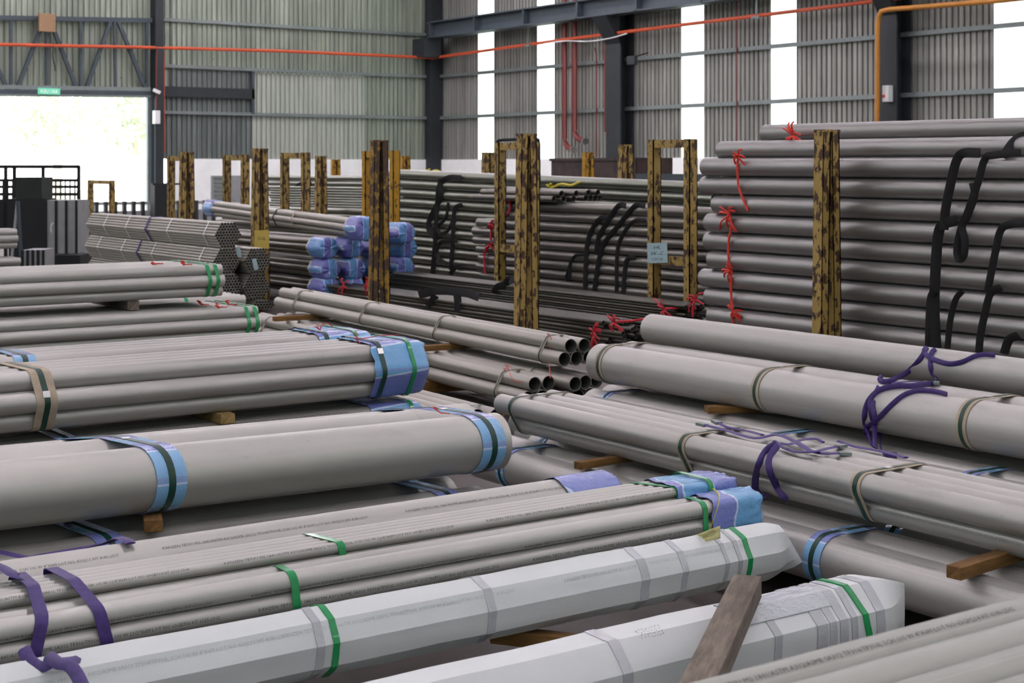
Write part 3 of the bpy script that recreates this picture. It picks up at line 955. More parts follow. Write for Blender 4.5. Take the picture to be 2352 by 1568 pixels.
# 2 1/2 inch pipes, blue cap
od = .073
B25 = Bundle((1597, 1171, 6.42), LDIR, 1722, od, mat='pale', lab='printed pipe of the low blue-capped bundle', seg=40, grp='pipes of the low blue-capped bundle')
B25.mem = [(0, 0, 0, 0, 0), (1, 0, 0, -od, 0), (0, 1, od, 0, 0), (1, 1, od, -od, 0)]
B25.build()
x1 = 0.03
endwrap(B25, B25.ix(1622), B25.ix(1742), 'blue woven cap on the lower end bundle, with yellow twine, above the white tube', 'weave', amp=.012, seed=4, uv='x', uvo=.09)
strap(B25, 1607, 'green tape round the low blue-capped bundle just before its cap', mat='green', w_=.028, clip=False, skew=-.05)
strap(B25, 668, 'green tape round the low bundle at mid length, crossing the printing', mat='green', w_=.03, clip=False, skew=-.12, i=1)
od = .0422
B125 = Bundle((1200, 1187, 6.07), LDIR, 1670, od, mat='pale', lab='thin pipe of the flat blue-capped bundle', seg=32, grp='pipes of the flat blue-capped bundle')
B125.rows([(5, 0, 0), (5, 0, -od)])
B125.build()
endwrap(B125, B125.ix(1545), B125.ix(1690), 'blue woven cap with green tape on the thin flat bundle', 'weave', amp=.012, seed=9, uv='x', uvo=.165, straps=(B125.ix(1620),))
strap(B125, 1532, 'green tape round the thin flat bundle just before its cap', mat='green', w_=.028, clip=False, lean=-.45)
strap(B125, 768, 'green tape round the thin flat bundle at mid length', mat='green', w_=.03, clip=False, skew=-.1, lean=-.2)
# 8 inch pipe behind them
L8 = Bundle((600, 1267, 5.75), LDIR, 1385, .219, mat='pale', lab='', seg=56)
L8.mem = [(0, 0, 0, 0, 0)]
L8.build({0: 'wide printed pipe with blue woven cap, behind the thin flat bundle'})
endwrap(L8, L8.ix(1272), L8.ix(1404), 'blue violet woven cap on the wide printed pipe', 'weave', amp=.008, seed=2, uv='x', uvo=.166, ux=4.0)
# big pair and the pair below it
od = .273
bigd = vpdir(6177, 462)
BIG = Bundle((1150, 1011, 7.35), bigd, 1140, od, mat='pale', lab='', seg=72, grp='wide pipes of the blue-sleeved bundle')
BIG.mem = [(0, 0, 0, 0, 0), (0, 1, od + .004, 0, -.32), (0, 2, 2 * od + .01, -.04, .19)]
BIG.build({0: 'huge pale pipe with open end in front, blue sleeves round it', 1: 'second huge pale pipe, ending short behind the open-ended one', 2: 'third huge pale pipe, farthest of the blue-sleeved bundle'})
strap(BIG, 1062, 'dark green strap on blue violet sleeve near the huge pipe end', sleeve='sleeve', w_=.03, sw=.13, clipang=2.0, lean=-.22)
strap(BIG, 318, 'dark green strap on blue sleeve at mid length of the huge pipe', sleeve='sleeve', w_=.03, sw=.13, clipang=2.0, lean=-.22)
LB = Bundle((1150, 1011, 7.35), bigd, 1140, od, mat='pale', seg=64, grp='wide pipes under the blue-sleeved bundle')
LB.mem = [(0, 0, -.03, -.335, -.12), (0, 1, od - .02, -.335, -.12)]
LB.build({0: 'pale wide pipe lying just under the huge pipe, timber on it', 1: 'shaded wide pipe behind the one under the huge pipe'})
strap(LB, 1003, 'dark strap on blue sleeve under the huge pipe end', sleeve='sleeve', w_=.026, sw=.11, clip=False, lean=-.15)
strap(LB, 222, 'dark strap on blue sleeve under the huge pipe beside the timber', sleeve='sleeve', w_=.026, sw=.12, clip=False, lean=-.15)
def under(B, px, y0, y1, h, w_, mat, label, z=None, i=0, ext=0.0, x=None, kind='timber_spacer', group=None):
    """timber across the bundle under its lowest pipes"""
    x = B.ix(px, i) if x is None else x
    zz = min(m[3] for m in B.mem) - B.od / 2 - h / 2 if z is None else z
    p, q = B.M @ Vector((x, y0, zz)), B.M @ Vector((x + ext, y1, zz))
    return timber(kind, p, q, w_, h, mat, label, group)
under(BIG, 322, -.15, .7, .05, .075, 'wood', 'brown timber with split end, between the huge pipe and the one under it', ext=.3, z=-.273 / 2 - .026)
# four inch bundles with the blue woven caps
od = .1143
r3 = [(4, od / 2, od * hx), (5, 0, 0), (4, od / 2, -od * hx)]
L4 = Bundle((800, 858, 8.87), LDIR, 955, od, mat='grey', lab='pipe of the big blue-capped bundle', seg=40, grp='pipes of the big blue-capped bundle').rows(r3)
L4.build()
x0, x1 = L4.ix(852, 4), L4.ix(985, 4)
endwrap(L4, x0, x1, 'big blue and violet woven cap with green tape at the bundle end', 'weave', amp=.007, seed=6, nb=4, uvo=.085, straps=((x0 + x1) / 2 + .06,))
strap(L4, 868, 'dark strap with pale clip round the big woven cap', i=4, x=x0 + .055, w_=.03, clipang=2.7, lift=.014)
strap(L4, 88, 'dark strap over brown paper round the big blue-capped bundle', i=4, sleeve='paper', w_=.03, sw=.11, clipang=3.0, skew=-.05, lean=-.1)
L4B = Bundle((800, 858, 8.87), LDIR, 955, od, mat='grey', lab='pipe of the bundle behind the big blue cap', seg=32, grp='pipes of the second blue-capped bundle').rows([(n, y + 5 * od + .06, z) for n, y, z in r3])
L4B.build()
endwrap(L4B, x0, x1 + .0, 'smaller-looking blue woven cap with green tape, behind the big cap', 'weave', amp=.007, seed=8, nb=4, uvo=.085, straps=((x0 + x1) / 2 + .06,))
strap(L4B, 760, 'dark strap round the woven cap behind the big one', x=x0 + .05, w_=.03, clip=False, lift=.014)
strap(L4B, 60, 'dark strap on blue sleeve over the farther capped bundle', x=L4B.ix(60, 4), sleeve='sleeve', w_=.03, sw=.12, clip=False)
dzl = -(2 * od * hx + od + .055)
L4C = Bundle((800, 858, 8.87), LDIR, 955, od, mat='grey', lab='pipe of the bundle beneath the big blue-capped one', seg=32, grp='pipes beneath the big blue-capped bundle').rows([(n, y, z + dzl) for n, y, z in r3])
L4C.build()
endwrap(L4C, x0, x1 - .02, 'lower blue violet woven cap, underneath the big cap', 'weave', amp=.009, seed=12, nb=4, uvo=.085, straps=((x0 + x1) / 2 + .08,))
strap(L4C, 132, 'dark strap on blue sleeve showing under the brown-papered bundle', i=1, sleeve='sleeve', w_=.028, sw=.11, clip=False)
for px, e in ((517, 0),):
    under(L4, px, -.04, 1.1, .055, .085, 'woodlight', 'pale square timber end under the big blue-capped bundle' if px < 600 else 'timber under the big woven cap, tip showing past it', i=4 if px < 600 else 4)
# purple sling round the two low bundles
un = [(m[2], m[3]) for m in B25.mem]
Mi = B25.M.inverted() @ B125.M
un2 = []
for m in B125.mem:
    v = Mi @ Vector((0, m[2], m[3])); un2.append((v.y, v.z))
def sling_ring(px, label, skew, lean, x):
    cs = un + [(y, z) for y, z in un2]
    o = band(B25.M, cs, .0365, x, .042, .002, .003, 'lifting_sling', M['purple'], None, skew, lean, 90)
    return tag(o, label, 'sling', 'purple slings on the low bundles')
sling_ring(85, 'purple sling loop hanging round both low bundles, nearer the frame edge', .22, .06, B25.ix(92, 1))
sling_ring(205, 'purple sling loop round both low bundles, beside the printed lot number', -.24, -.06, B25.ix(215, 1))
# C and green-taped stacks farther back
od = .0889
ra = [(8, od / 2, od * hx), (9, 0, 0), (8, od / 2, -od * hx)]
GA = Bundle((500, 644, 11.5), LDIR, 512, od, mat='pale', lab='pipe of the upper green-taped bundle', seg=28, grp='pipes of the upper green-taped bundle').rows(ra).build()
GB = Bundle((590, 740, 11.5), LDIR, 594, od, mat='pale', lab='pipe of the lower green-taped bundle', seg=28, grp='pipes of the lower green-taped bundle').rows(ra).build()
GB2 = Bundle((500, 740, 11.5), LDIR, 500, od, dx=.62, mat='pale', lab='pipe of the bundle behind the lower green-taped one', seg=20, grp='pipes behind the lower green-taped bundle').rows([(8, 9.6 * od, od * hx), (9, 9.1 * od, 0)]).build()
for B, p1, nm in ((GA, (425, 443), 'upper'), (GB, (512, 531), 'lower')):
    for px, w1 in zip(p1, ('first', 'second')):
        strap(B, px, '%s of two green tapes round the %s taped bundle, counted toward the end' % (w1, nm), mat='green', w_=.03, clip=False, i=4 if B is GA else 4, lean=-.03)
strap(GB2, 424, 'green tape on the bundle under the upper taped one', mat='green', w_=.03, clip=False)
under(GA, 310, .03, .78, .07, .09, 'woodgrey', 'dark timber between the two green-taped bundles', i=8)
PC = Bundle((34, 562, 15.5), LDIR, 40, .073, mat='grey', lab='pipe of the small stack at the frame edge', seg=20, grp='pipes of the small stack by the crates')
PC.rows([(4, .0365, .126), (5, 0, .063), (4, .0365, 0)]).build()
PC2 = Bundle((34, 600, 15.2), LDIR, 46, .073, mat='grey', lab='pipe beneath the small stack at the frame edge', seg=20, grp='pipes beneath the small stack')
PC2.rows([(5, 0, .0), (4, .0365, -.063)]).build()
# printing
T25 = 'KANZEN TETSU MS 1841/ASTM A312/ASME SA312 TP316/TP316L SCH 10S W 21/2"X6M LOT NO 63GE716 HT 6125-2502'
T8 = 'KANZEN TETSU MS 1841/ASTM A312/ASME SA312 TP304/TP304L SCH 10S W 8"X6M LOT NO 430J211 HT 4180-2507'
T125 = 'KANZEN TETSU MS 1841/ASTM A312/ASME SA312 TP316/TP316L SCH 10S W 11/4"X6M LOT NO 64GB714 HT 6113-2504'
T4 = 'KANZEN TETSU MS 1841/ASTM A312/ASME SA312 TP316/TP316L SCH 10S W 4"X6M LOT NO 63GM214 HT 6140-2502'
def inks(B, i, text, pxs, ang, mat='print', ratio=.85, hgt=.0115):
    """the printed line repeats: pxs are the picture columns where it starts, the last one only ends the run"""
    xs = [B.ix(px, i) for px in pxs]
    for a, b in zip(xs, xs[1:]):
        ink(B, i, text, a, ang, hgt, (b - a) * ratio, mat)
def binks(B, o, text, pxs, ang):
    """the tube's own print showing through the sheet"""
    for px in pxs:
        me = text_mesh(text, 1, 1)
        for v in me.vertices:
            th = math.pi - math.radians(ang) - (v.co.y - .35) * .0125 / .115
            x = B.ix(px) + v.co.x * .93
            q = _rad[o.name](x, th) + .0012
            v.co = Vector((x, q * math.cos(th), q * math.sin(th)))
        obj('printing', me, M['printghost'], o)
binks(T1, b1, T8, (-20, 620, 1262), 36)
inks(B25, 1, T25, (-130, 583, 1212, 1760), 0, ratio=.862)
inks(B25, 0, T25, (-140, 568, 1195, 1745), -34, ratio=.862)
inks(B125, 0, T125, (-120, 510, 1112, 1640), 35, ratio=.86, hgt=.009)
inks(L8, 0, T8, (-290, 357, 912, 1400), 52, ratio=.83)
inks(NEAR, 3, T4, (1560, 2420), 60, mat='print', ratio=.84, hgt=.0125)
inks(L4C, 0, T4, (-150, 140, 500, 842), 45, ratio=.85)
# ---------------------------------------------------------------- the row of bundles lying to the right (pipes run away from the camera)
R1 = Bundle((2352, 867, 8.65), None, 1496, .219, mat='grey', a=RDIR, far=True, seg=56)
R1.mem = [(0, 0, 0, 0, 0)]
R1.build({0: 'wide scuffed pipe lying highest, behind the strapped pair'})
od = .273
R2 = Bundle((2352, 993, 7.95), None, 1380, od, mat='grey', a=rdir(-1150, 412), far=True, seg=72, grp='strapped pair of huge pipes')
R2.mem = [(0, 0, 0, 0, 0), (0, 1, od + .006, 0, 0)]
R2.build({0: 'huge grey pipe in front of the strapped pair, purple sling on it', 1: 'second huge grey pipe of the strapped pair, behind the front one'})
for px, l in ((1408, 'dark strap on brown paper near the far end of the huge pair'), (1770, 'dark strap on brown paper at mid length of the huge pair'), (2245, 'dark strap on brown paper nearest the frame edge on the huge pair')):
    strap(R2, px, l, sleeve='paper', w_=.026, sw=.07, clipang=1.9, lean=.0)
R1U = Bundle((2352, 867, 8.65), None, 1496, .219, mat='grey', a=RDIR, far=True, seg=32)
R1U.mem = [(0, 0, .1, -.222, .1)]
R1U.build({0: 'shaded pipe carrying the wide scuffed pipe'})
od = .1143
R3 = Bundle((2003, 1119.5, 6.55), None, 1152, od, mat='grey', a=rdir(-1180, 397), far=True, seg=44, lab='pipe of the brown-papered low bundle', grp='pipes of the brown-papered low bundle')
R3.mem = [(0, c, c * od, 0, (-.0, .05, .1, .02)[c]) for c in range(4)] + [(1, c, od / 2 + c * od, -od * hx, .08) for c in range(3)]
R3.build()
for px, l, cl in ((1190, 'dark strap near the far end of the low grey bundle', 1.8), (1583, 'dark strap over paper, beside the sling hooks on the low bundle', 1.8), (1985, 'dark strap over brown paper in front of the sling on the low bundle', 1.8)):
    strap(R3, px, l, sleeve='paper', w_=.024, sw=.028 if px < 1500 else .06, clipang=cl, lean=.0)
# bottom layer of eight inch pipes
od = .219
R4 = Bundle((1910, 1285, 6.55), None, 1105, od, mat='grey', a=rdir(-1180, 395), far=True, seg=44, lab='', grp='bottom layer pipes')
R4.mem = [(0, c, c * (od + .006), 0, (0, -.1, -.05, -.5, -.9, -.8, -1.0, -1.1, -1.3, -1.4, -1.3)[c]) for c in range(11)]
names = ['lowest pipe beside the white-wrapped tubes, blue sleeve round it', 'bottom pipe next to the blue-sleeved one, timber across it', 'third bottom pipe, mostly under the low brown-papered bundle']
names += ['bottom pipe in shade under the brown-papered bundle, %s from the sleeved one' % ORD[k] for k in range(3, 6)]
names += ['bottom pipe between the low bundle and the huge pair, %s in' % ORD[k] for k in range(6, 9)]
names += ['bottom pipe in shade under the huge pair, %s in' % ORD[k] for k in range(9, 11)]
R4.build({i: n for i, n in enumerate(names)})
strap(R4, 1905, 'dark strap on blue sleeve round the lowest two pipes', sub=(0, 1), sleeve='sleeve', w_=.026, sw=.1, clipang=1.8)
strap(R4, 1268, 'dark strap on blue sleeve under the far end of the low bundle', sub=(2, 3), i=2, sleeve='sleeve', w_=.022, sw=.075, clip=False)
strap(R4, 1185, 'blue-sleeved strap just past the huge open-ended pipe', sub=(0, 1), i=0, sleeve='sleeve', w_=.022, sw=.08, clip=False)
strap(R4, 2078, 'dark strap on blue sleeve in shade under the low bundle', sub=(2, 3), i=2, sleeve='sleeve', w_=.026, sw=.09, clip=False)
strap(R4, 1790, 'dark strap on blue sleeve between the low bundle and huge pair', sub=(7, 8), i=7, sleeve='sleeve', w_=.026, sw=.09, clip=False)
strap(R4, 2235, 'dark strap on blue sleeve below the huge pair, toward the frame edge', sub=(7, 8), i=7, sleeve='sleeve', w_=.026, sw=.09, clip=False)
strap(R4, 1408, 'dark strap on blue sleeve below the far end of the huge pair', sub=(8, 9), i=8, sleeve='sleeve', w_=.024, sw=.08, clip=False)
zt4 = R4.od / 2
def on4(px, py, lift): 
    return PZ(px, py, (R4.M @ Vector((R4.ix(px), 0, R4.od / 2))).z + lift)
# timbers between layers
timber('timber_spacer', on4(2190, 1315, .035), on4(2420, 1243, .035), .065, .05, 'wood', 'square brown timber across the bottom pipes near the frame edge')
timber('timber_spacer', on4(1326, 1069, .03), on4(1560, 1030, .03), .055, .04, 'wood', 'brown timber under the low bundle beside the blue caps')
timber('timber_spacer', on4(1622, 940, .03), on4(1760, 936, .03), .09, .045, 'wood', 'short split timber under the huge pair')
# open-ended pipes in the middle, upper and lower bundles
od = .1143
v5 = rdir(-960, 372)
R5 = Bundle((1311, 794.7, 11.87), None, 1311, od, L=5.7, mat='warm', a=v5, seg=40, lab='open-ended pipe of the raised middle bundle', grp='pipes of the raised middle bundle')
R5.mem = [(0, 0, 0, 0, 0), (0, 1, od, 0, .02), (1, 0, -od / 2, -od * hx, 0), (1, 1, od / 2, -od * hx, .0), (1, 2, od * 1.5, -od * hx, 0)]
R5.build()
for px, l in ((685, 'dark strap at the far end of the raised middle bundle'), (838, 'dark strap on the raised middle bundle beside the first rusty post'), (1008, 'dark strap at mid length of the raised middle bundle'), (1252, 'dark strap by the open ends of the raised middle bundle')):
    strap(R5, px, l, sleeve='paper', w_=.022, sw=.045, clipang=1.7, i=2)
R6 = Bundle((1311, 794.7, 11.87), None, 1311, od, L=5.8, mat='warm', a=v5, seg=36, lab='open-ended pipe of the lower middle bundle', grp='pipes of the lower middle bundle')
R6.mem = [(0, c, (-2.9, -1.8, -.5, .5, 1.55)[c] * od, -.272, (0, .0, .15, .12, .1)[c]) for c in range(5)] + [(1, c, (-3.4, -2.3, 0, 1.03)[c] * od, -.376, (.0, 0, .1, .1)[c]) for c in range(4)]
R6.build()
for px, l, sb in ((1165, 'dark strap with red raffia on the lower middle bundle', (0, 1, 5, 6)), (622, 'dark strap at the far end of the lower middle bundle', (0, 1, 5, 6)), (1232, 'faint strap on the third pipe of the lower middle bundle', (2, 3, 4))):
    strap(R6, px, l, sub=sb, sleeve='paper', w_=.022, sw=.045, clipang=1.7, i=sb[0])
for px, l in ((720, 'brown timber under the far end of the raised middle bundle'), (1040, 'brown timber under the middle of the raised middle bundle')):
    under(R5, px, -.5, .35, .05, .08, 'wood', l, i=2, ext=0)
under(R6, 990, -.7, .5, .1, .08, 'wood', 'brown timber below the lower middle bundle past the blue cap', i=5, z=-.376 - od / 2 - .05)
under(R6, 1180, -.5, .3, .1, .08, 'wood', 'brown timber under the near ends of the lower middle bundle', i=5, z=-.376 - od / 2 - .05)
R7 = Bundle((1140, 957, 10.4), None, 1140, od, L=5.8, mat='warm', a=rdir(-1100, 380), seg=36, lab='low open-ended pipe past the huge pale pipes', grp='low pipes past the huge pale pipes')
R7.mem = [(0, 6 - c, -c * od * 1.02, 0, -.06 * (c % 2)) for c in range(7)] + [(1, 5 - c, -(c + .5) * od * 1.02, -od * .9, -.1) for c in range(6)]
R7.build()
under(R7, 1100, -.75, .05, .07, .08, 'wood', 'timber on the floor under the low pipes past the huge ones', i=0)
strap(R7, 1106, 'dark strap with red-brown tie on the low pipes past the huge ones', sub=(0, 1, 2, 3), sleeve=None, w_=.024, clip=False)
# ---------------------------------------------------------------- tied stacks in the racks
od = .174
S1 = Bundle((1605, 383.6, 14.5), None, 1622, od, mat='bright', a=rdir(-1320, 376), far=True, seg=40, lab='pipe of the tall tied stack', grp='pipes of the tall tied stack')
jit = [.0, -.03, .16, .05, .03, .1, -.02, .04, .1, .05, .0]
for r in range(11):
    for c in range(3 if r < 2 else 2):
        S1.mem.append((r, c, c * od + (.0, .012, -.008)[r % 3], -r * od, jit[r] + c * .03))
S1.build()
SX = Bundle((1605, 383.6, 14.5), None, 1622, od, mat='bright', a=rdir(-1320, 376), far=True, seg=40, lab='loose pipe on top of the tall tied stack', grp='pipes on top of the tall tied stack')
SX.mem = [(0, 0, .54, .312, .28), (1, 0, .09, .158, .12), (1, 1, .275, .158, .5), (1, 2, .46, .158, .6), (0, 1, .365, .312, .42)]
SX.build({0: 'highest pipe lying on the tall tied stack, against the wall', 4: 'red-tied pipe on top of the tall stack, ending short', 1: 'top pipe resting just behind the front face of the tall stack', 2: 'pipe half hidden in the heap topping the tall stack', 3: 'rearmost low pipe of the heap topping the tall stack'})
od = .1143
S2 = Bundle((1095, 506, 21.2), None, 1100, od * 1.04, mat='mid', a=rdir(-1320, 380), far=True, seg=28, lab='pipe of the stack behind the pale blue sign', grp='pipes of the stack behind the pale blue sign')
j2 = [.55, .5, 0, -.1, -.08, .0, .05, .0, .1, .0, .05, .0, 0]
for r in range(12):
    for c in range(2):
        S2.mem.append((r, c, c * od * 1.04, (1.9 - r * 1.05) * od * 1.03, j2[r] + c * .02))
S2.build()
od = .14
S0 = Bundle((925, 400, 23.9), None, 900, od, L=6.4, mat='shiny', a=rdir(-2200, 262), far=True, seg=28, lab='pipe of the gleaming stack', grp='pipes of the gleaming stack beyond the rusty posts')
for r in range(11):
    for c in range(2):
        S0.mem.append((r, c, c * od, -r * od * 1.03, .03 * ((r * 7) % 5)))
S0.build()
od = .08
S9 = Bundle((1263, 444, 19.85), None, 1300, od, L=1.8, mat='dark', a=rdir(-1320, 385), seg=24, lab='small open-ended pipe on the gleaming stack', grp='open-ended pipes on the gleaming stack')
S9.mem = [(0, c, (-.9 + c * 1.0) * od, 0, -.1 * (c % 3)) for c in range(4)] + [(0, c + 4, (4.6 + c) * od, .01, -.1 * (c % 2)) for c in range(3)] + [(1, c, (-2.4 + c) * od, -.069, -.12 * (c % 2)) for c in range(6)] + [(1, c + 6, (4.1 + c) * od, -.06, 0) for c in range(4)]
S9.build()
# small dark pipes on the bay floor
od = .048
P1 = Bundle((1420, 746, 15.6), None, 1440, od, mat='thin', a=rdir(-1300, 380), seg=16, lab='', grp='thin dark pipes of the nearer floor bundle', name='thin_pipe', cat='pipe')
rr = random.Random(3)
for r in range(6):
    for c in range(9 - (r % 2)):
        P1.mem.append((r, c, (c + .5 * (r % 2)) * od, -r * od * .87, rr.uniform(-.5, .0)))
P1.build(shared='thin dark pipe of the nearer bundle low between the rusty posts')
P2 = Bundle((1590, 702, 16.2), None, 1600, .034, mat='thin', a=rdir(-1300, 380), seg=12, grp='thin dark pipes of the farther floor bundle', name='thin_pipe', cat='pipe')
for r in range(7):
    for c in range(10 - (r % 2)):
        P2.mem.append((r, c, (c - 4 + .5 * (r % 2)) * .034, -r * .03, rr.uniform(-.3, .0)))
P2.build(shared='thin dark pipe of the farther bundle low between the rusty posts')
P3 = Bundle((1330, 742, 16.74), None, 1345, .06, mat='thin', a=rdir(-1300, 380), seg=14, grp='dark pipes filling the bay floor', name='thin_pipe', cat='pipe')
for r in range(4):
    for c in range(7):
        P3.mem.append((r, c, (c + .5 * (r % 2)) * .06, -r * .053, rr.uniform(-.3, .0)))
P3.build(shared='dark pipe on the bay floor behind the two thin floor bundles')
def bearer(B, x, label):
    zb_ = min(m[3] for m in B.mem) - B.od / 2
    p = B.M @ Vector((x, 0, zb_)); h_ = p.z - .002
    if h_ < .02: return
    ys = [m[2] for m in B.mem]
    under(B, 0, min(ys) - .06, max(ys) + .06, h_, .09, 'woodgrey', label, x=x, z=zb_ - h_ / 2)
for B, nm in ((P1, 'nearer'), (P2, 'farther'), (P3, 'middle')):
    for x, w1 in ((-.9, 'near'), (-4.6, 'far')): bearer(B, x, 'dark timber on the floor under the %s ends of the %s thin bundle' % (w1, nm))
# blue-capped hexagonal bundles
od = .08
hexm = [(0, c, (c - .5) * od, od * hx) for c in range(2)] + [(1, c, (c - 1) * od, 0) for c in range(3)] + [(2, c, (c - .5) * od, -od * hx) for c in range(2)]
caps = [('top', 825, 524, 20.6, -960), ('top', 915, 534, 21.3, -1320), ('second', 738, 568, 20.9, -1320), ('second', 796, 566, 21.1, -1320), ('second', 852, 567, 21.4, -1320), ('second', 920, 568, 21.7, -1320),
        ('third', 742, 617, 20.9, -1320), ('third', 800, 616, 21.1, -1320), ('third', 856, 614, 21.4, -1320), ('third', 914, 613, 21.6, -1320), ('bottom', 741, 660, 20.9, -1320), ('bottom', 800, 660, 21.1, -1320)]
cn = {}
for k, (row, px, py, d, vx) in enumerate(caps):
    cn[row] = cn.get(row, 0) + 1
    w1 = ('first', 'second', 'third', 'last')[cn[row] - 1]
    ds = '%s row, %s from the yellow sign' % (row, w1)
    far_pt = P(490, 478, 25.3)
    aa = (P(px, py, d) - far_pt).normalized() if k == 0 else rdir(vx, 385)
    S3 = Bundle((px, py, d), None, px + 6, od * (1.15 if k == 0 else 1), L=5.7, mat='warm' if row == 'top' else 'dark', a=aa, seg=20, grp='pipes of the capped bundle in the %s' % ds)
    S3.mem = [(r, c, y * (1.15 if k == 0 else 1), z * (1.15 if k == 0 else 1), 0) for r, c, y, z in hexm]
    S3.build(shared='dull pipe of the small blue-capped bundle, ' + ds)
    endwrap(S3, -.2, .17, 'small blue woven cap, ' + ds, 'weavefar', amp=.016, seed=20 + k, off=.032, grp='small blue woven caps', uv='y', uvo=.06 + .07 * k, endamp=.6)
    band(S3.M, S3.pts(), S3.od / 2, -.24, .1, .004, .003, 'film_band', M['clearfilm'], S3.pipes[0]).matrix_parent_inverse = S3.pipes[0].matrix_world.inverted() @ S3.M
    if k == 0:
        endwrap(S3, -5.75, -5.35, 'teal sheet on the far end of the topmost capped bundle', 'weavefar', amp=.01, seed=50, off=.01, uv='y', endamp=.6)
        for px2, l in ((640, 'dark sling round the topmost capped bundle past the yellow sign post'), (682, 'thin brown strap round the topmost capped bundle')):
            strap(S3, px2, l, w_=.05, mat='black' if px2 < 660 else 'paper', clip=False)
# farther bundles of the same rack
# hexagonal bundles of thin tubes
od = .0435
hex61 = []
for r, n in enumerate((5, 6, 7, 8, 9, 8, 7, 6, 5)):
    for c in range(n): hex61.append((r, c, (c - (n - 1) / 2) * od, (4 - r) * od * hx))
S4 = [(524, 540, 20.5, 'topmost'), (521, 600, 20.45, 'middle, nearest the doorway'), (591, 599, 20.6, 'middle, under the yellow sign'), (527, 660, 20.4, 'lower, nearest the doorway'), (590, 659, 20.6, 'lower, beside the capped bundles'), (603, 719, 20.6, 'lowest, by the far middle pipes')]
for k, (px, py, d, nm) in enumerate(S4):
    B = Bundle((px, py, d), None, px, od, L=4.9, mat='warm', a=rdir(-1320, 378), seg=10, grp='thin tubes of the hexagonal bundle, ' + nm, name='steel_tube', cat='tube', wall=.004)
    B.mem = [(r, c, y, z, 0) for r, c, y, z in (hex61 if k < 5 else hex61[:18])]
    B.build(shared='thin tube in the hexagonal bundle, ' + nm)
    for px2 in ((250, 300, 345, 395, 480), (235, 290, 360, 470), (), (), (), ())[k]:
        strap(B, px2, 'pale strap on the %s hexagonal bundle, %s' % (nm.split(',')[0], {250: 'at its far tip', 300: 'past the sling', 345: 'under the sling', 395: 'on this side of the sling', 480: 'by its open ends', 235: 'at its far tip', 290: 'second along', 360: 'third along', 470: 'by its open ends'}[px2]), w_=.03, mat='white', clip=False, lean=-.3)
    if k < 2:
        s_ = band(B.M, B.pts(), od / 2, B.ix(350 if k == 0 else 330), .05, .004, .006, 'lifting_sling', M['purple'], None, -.25, 0)
        tag(s_, 'dark purple sling round the %s hexagonal bundle of thin tubes' % ('topmost' if k == 0 else 'second'), 'sling', 'slings on the hexagonal bundles')

for B, i, px, ang in ((R4, 0, (1500, 1945, 2230, 2600), 62), (R4, 1, (1240, 1560, 1960, 2500), 70), (R4, 7, (1560, 1830, 2200, 2700), 60), (R3, 4, (1250, 1580, 2030, 2600), 8), (R3, 0, (1400, 1800, 2300, 2900), 80)):
    inks(B, i, T8 if B is R4 else T4, px, ang, mat='printfaint', ratio=.8)
# ---------------------------------------------------------------- rack posts and hoops
def channel(mb, p, q, wx, dy, t=.012, flip=1):
    """a C-section leg from p to q: web toward the camera row, flanges behind"""
    p, q = Vector(p), Vector(q)
    X, Y = Vector((1, 0, 0)), Vector((0, 1, 0))
    mb.bar(p - Y * (dy / 2 - t / 2), q - Y * (dy / 2 - t / 2), wx, t, Vector((0, -1, 0)))
    mb.bar(p - X * (wx / 2 - t / 2), q - X * (wx / 2 - t / 2), t, dy, Vector((0, -1, 0)))
    mb.bar(p + X * (wx / 2 - t / 2), q + X * (wx / 2 - t / 2), t, dy, Vector((0, -1, 0)))
    return mb
def rack_post(px, ytop, X, label, mat='post', W=.2, Wb=.27, D=.1, brace=.52):
    c = PX(px, ytop, X)
    zt = c.z
    t = empty('rack_post', (c.x, c.y, 0))
    tag(t, label, 'rack post', 'rusty yellow rack posts')
    lw = W / 2 - .008
    for s in (-1, 1):
        channel(MB(), (s * (W / 4 + .002), 0, zt), (s * (Wb / 2 - lw / 2), 0, 0), lw, D).build('leg', M[mat], t)
    MB().box((0, 0, zt - .01), (W + .01, D + .01, .02)).build('cap_plate', M[mat], t)
    MB().box((0, 0, .01), (Wb + .1, D + .1, .02)).build('base_plate', M[mat], t)
    if brace: MB().box((0, 0, brace), (Wb * .8, D * .8, .1)).build('brace', M[mat], t)
    MB().box((0, .01, zt * .62), (.012, .02, zt * .5)).build('gap_shade', M['gapshade'], t)  # dark strip standing in for the shade in the gap between the legs
    return t
def rack_hoop(pl, pr, ytop, X, label, mat='post', lw=.12, D=.1, brace=.85):
    """two channel legs standing one behind the other along the rack, joined by bars"""
    a = PX(pl + 14, ytop, X)
    b = PX(pr - 14, ytop, X)
    zt = a.z
    t = empty('rack_hoop', (X, (a.y + b.y) / 2, 0))
    tag(t, label, 'rack frame', 'rusty yellow rack hoops')
    hy = (a.y - b.y) / 2
    for s in (-1, 1):
        channel(MB(), (0, s * hy, zt), (0, s * hy, 0), lw, D).build('leg', M[mat], t)
    MB().box((0, 0, zt - .05), (lw * .8, 2 * hy - D + .004, .09)).build('top_bar', M[mat], t)
    if brace: MB().box((0, 0, brace), (lw * .8, 2 * hy - D + .004, .1)).build('lower_bar', M[mat], t)
    return t
XA, XG, XC, XD = 9.55, 11.45, 13.9, 17.3
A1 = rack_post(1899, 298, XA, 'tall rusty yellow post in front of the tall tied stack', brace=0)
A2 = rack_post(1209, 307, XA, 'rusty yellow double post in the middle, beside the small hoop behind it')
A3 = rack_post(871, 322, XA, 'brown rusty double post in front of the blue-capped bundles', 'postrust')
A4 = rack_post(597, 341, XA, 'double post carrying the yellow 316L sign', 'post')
A5 = rack_post(429, 349, XA, 'double post at the far end of the row, nearest the doorway', 'post')
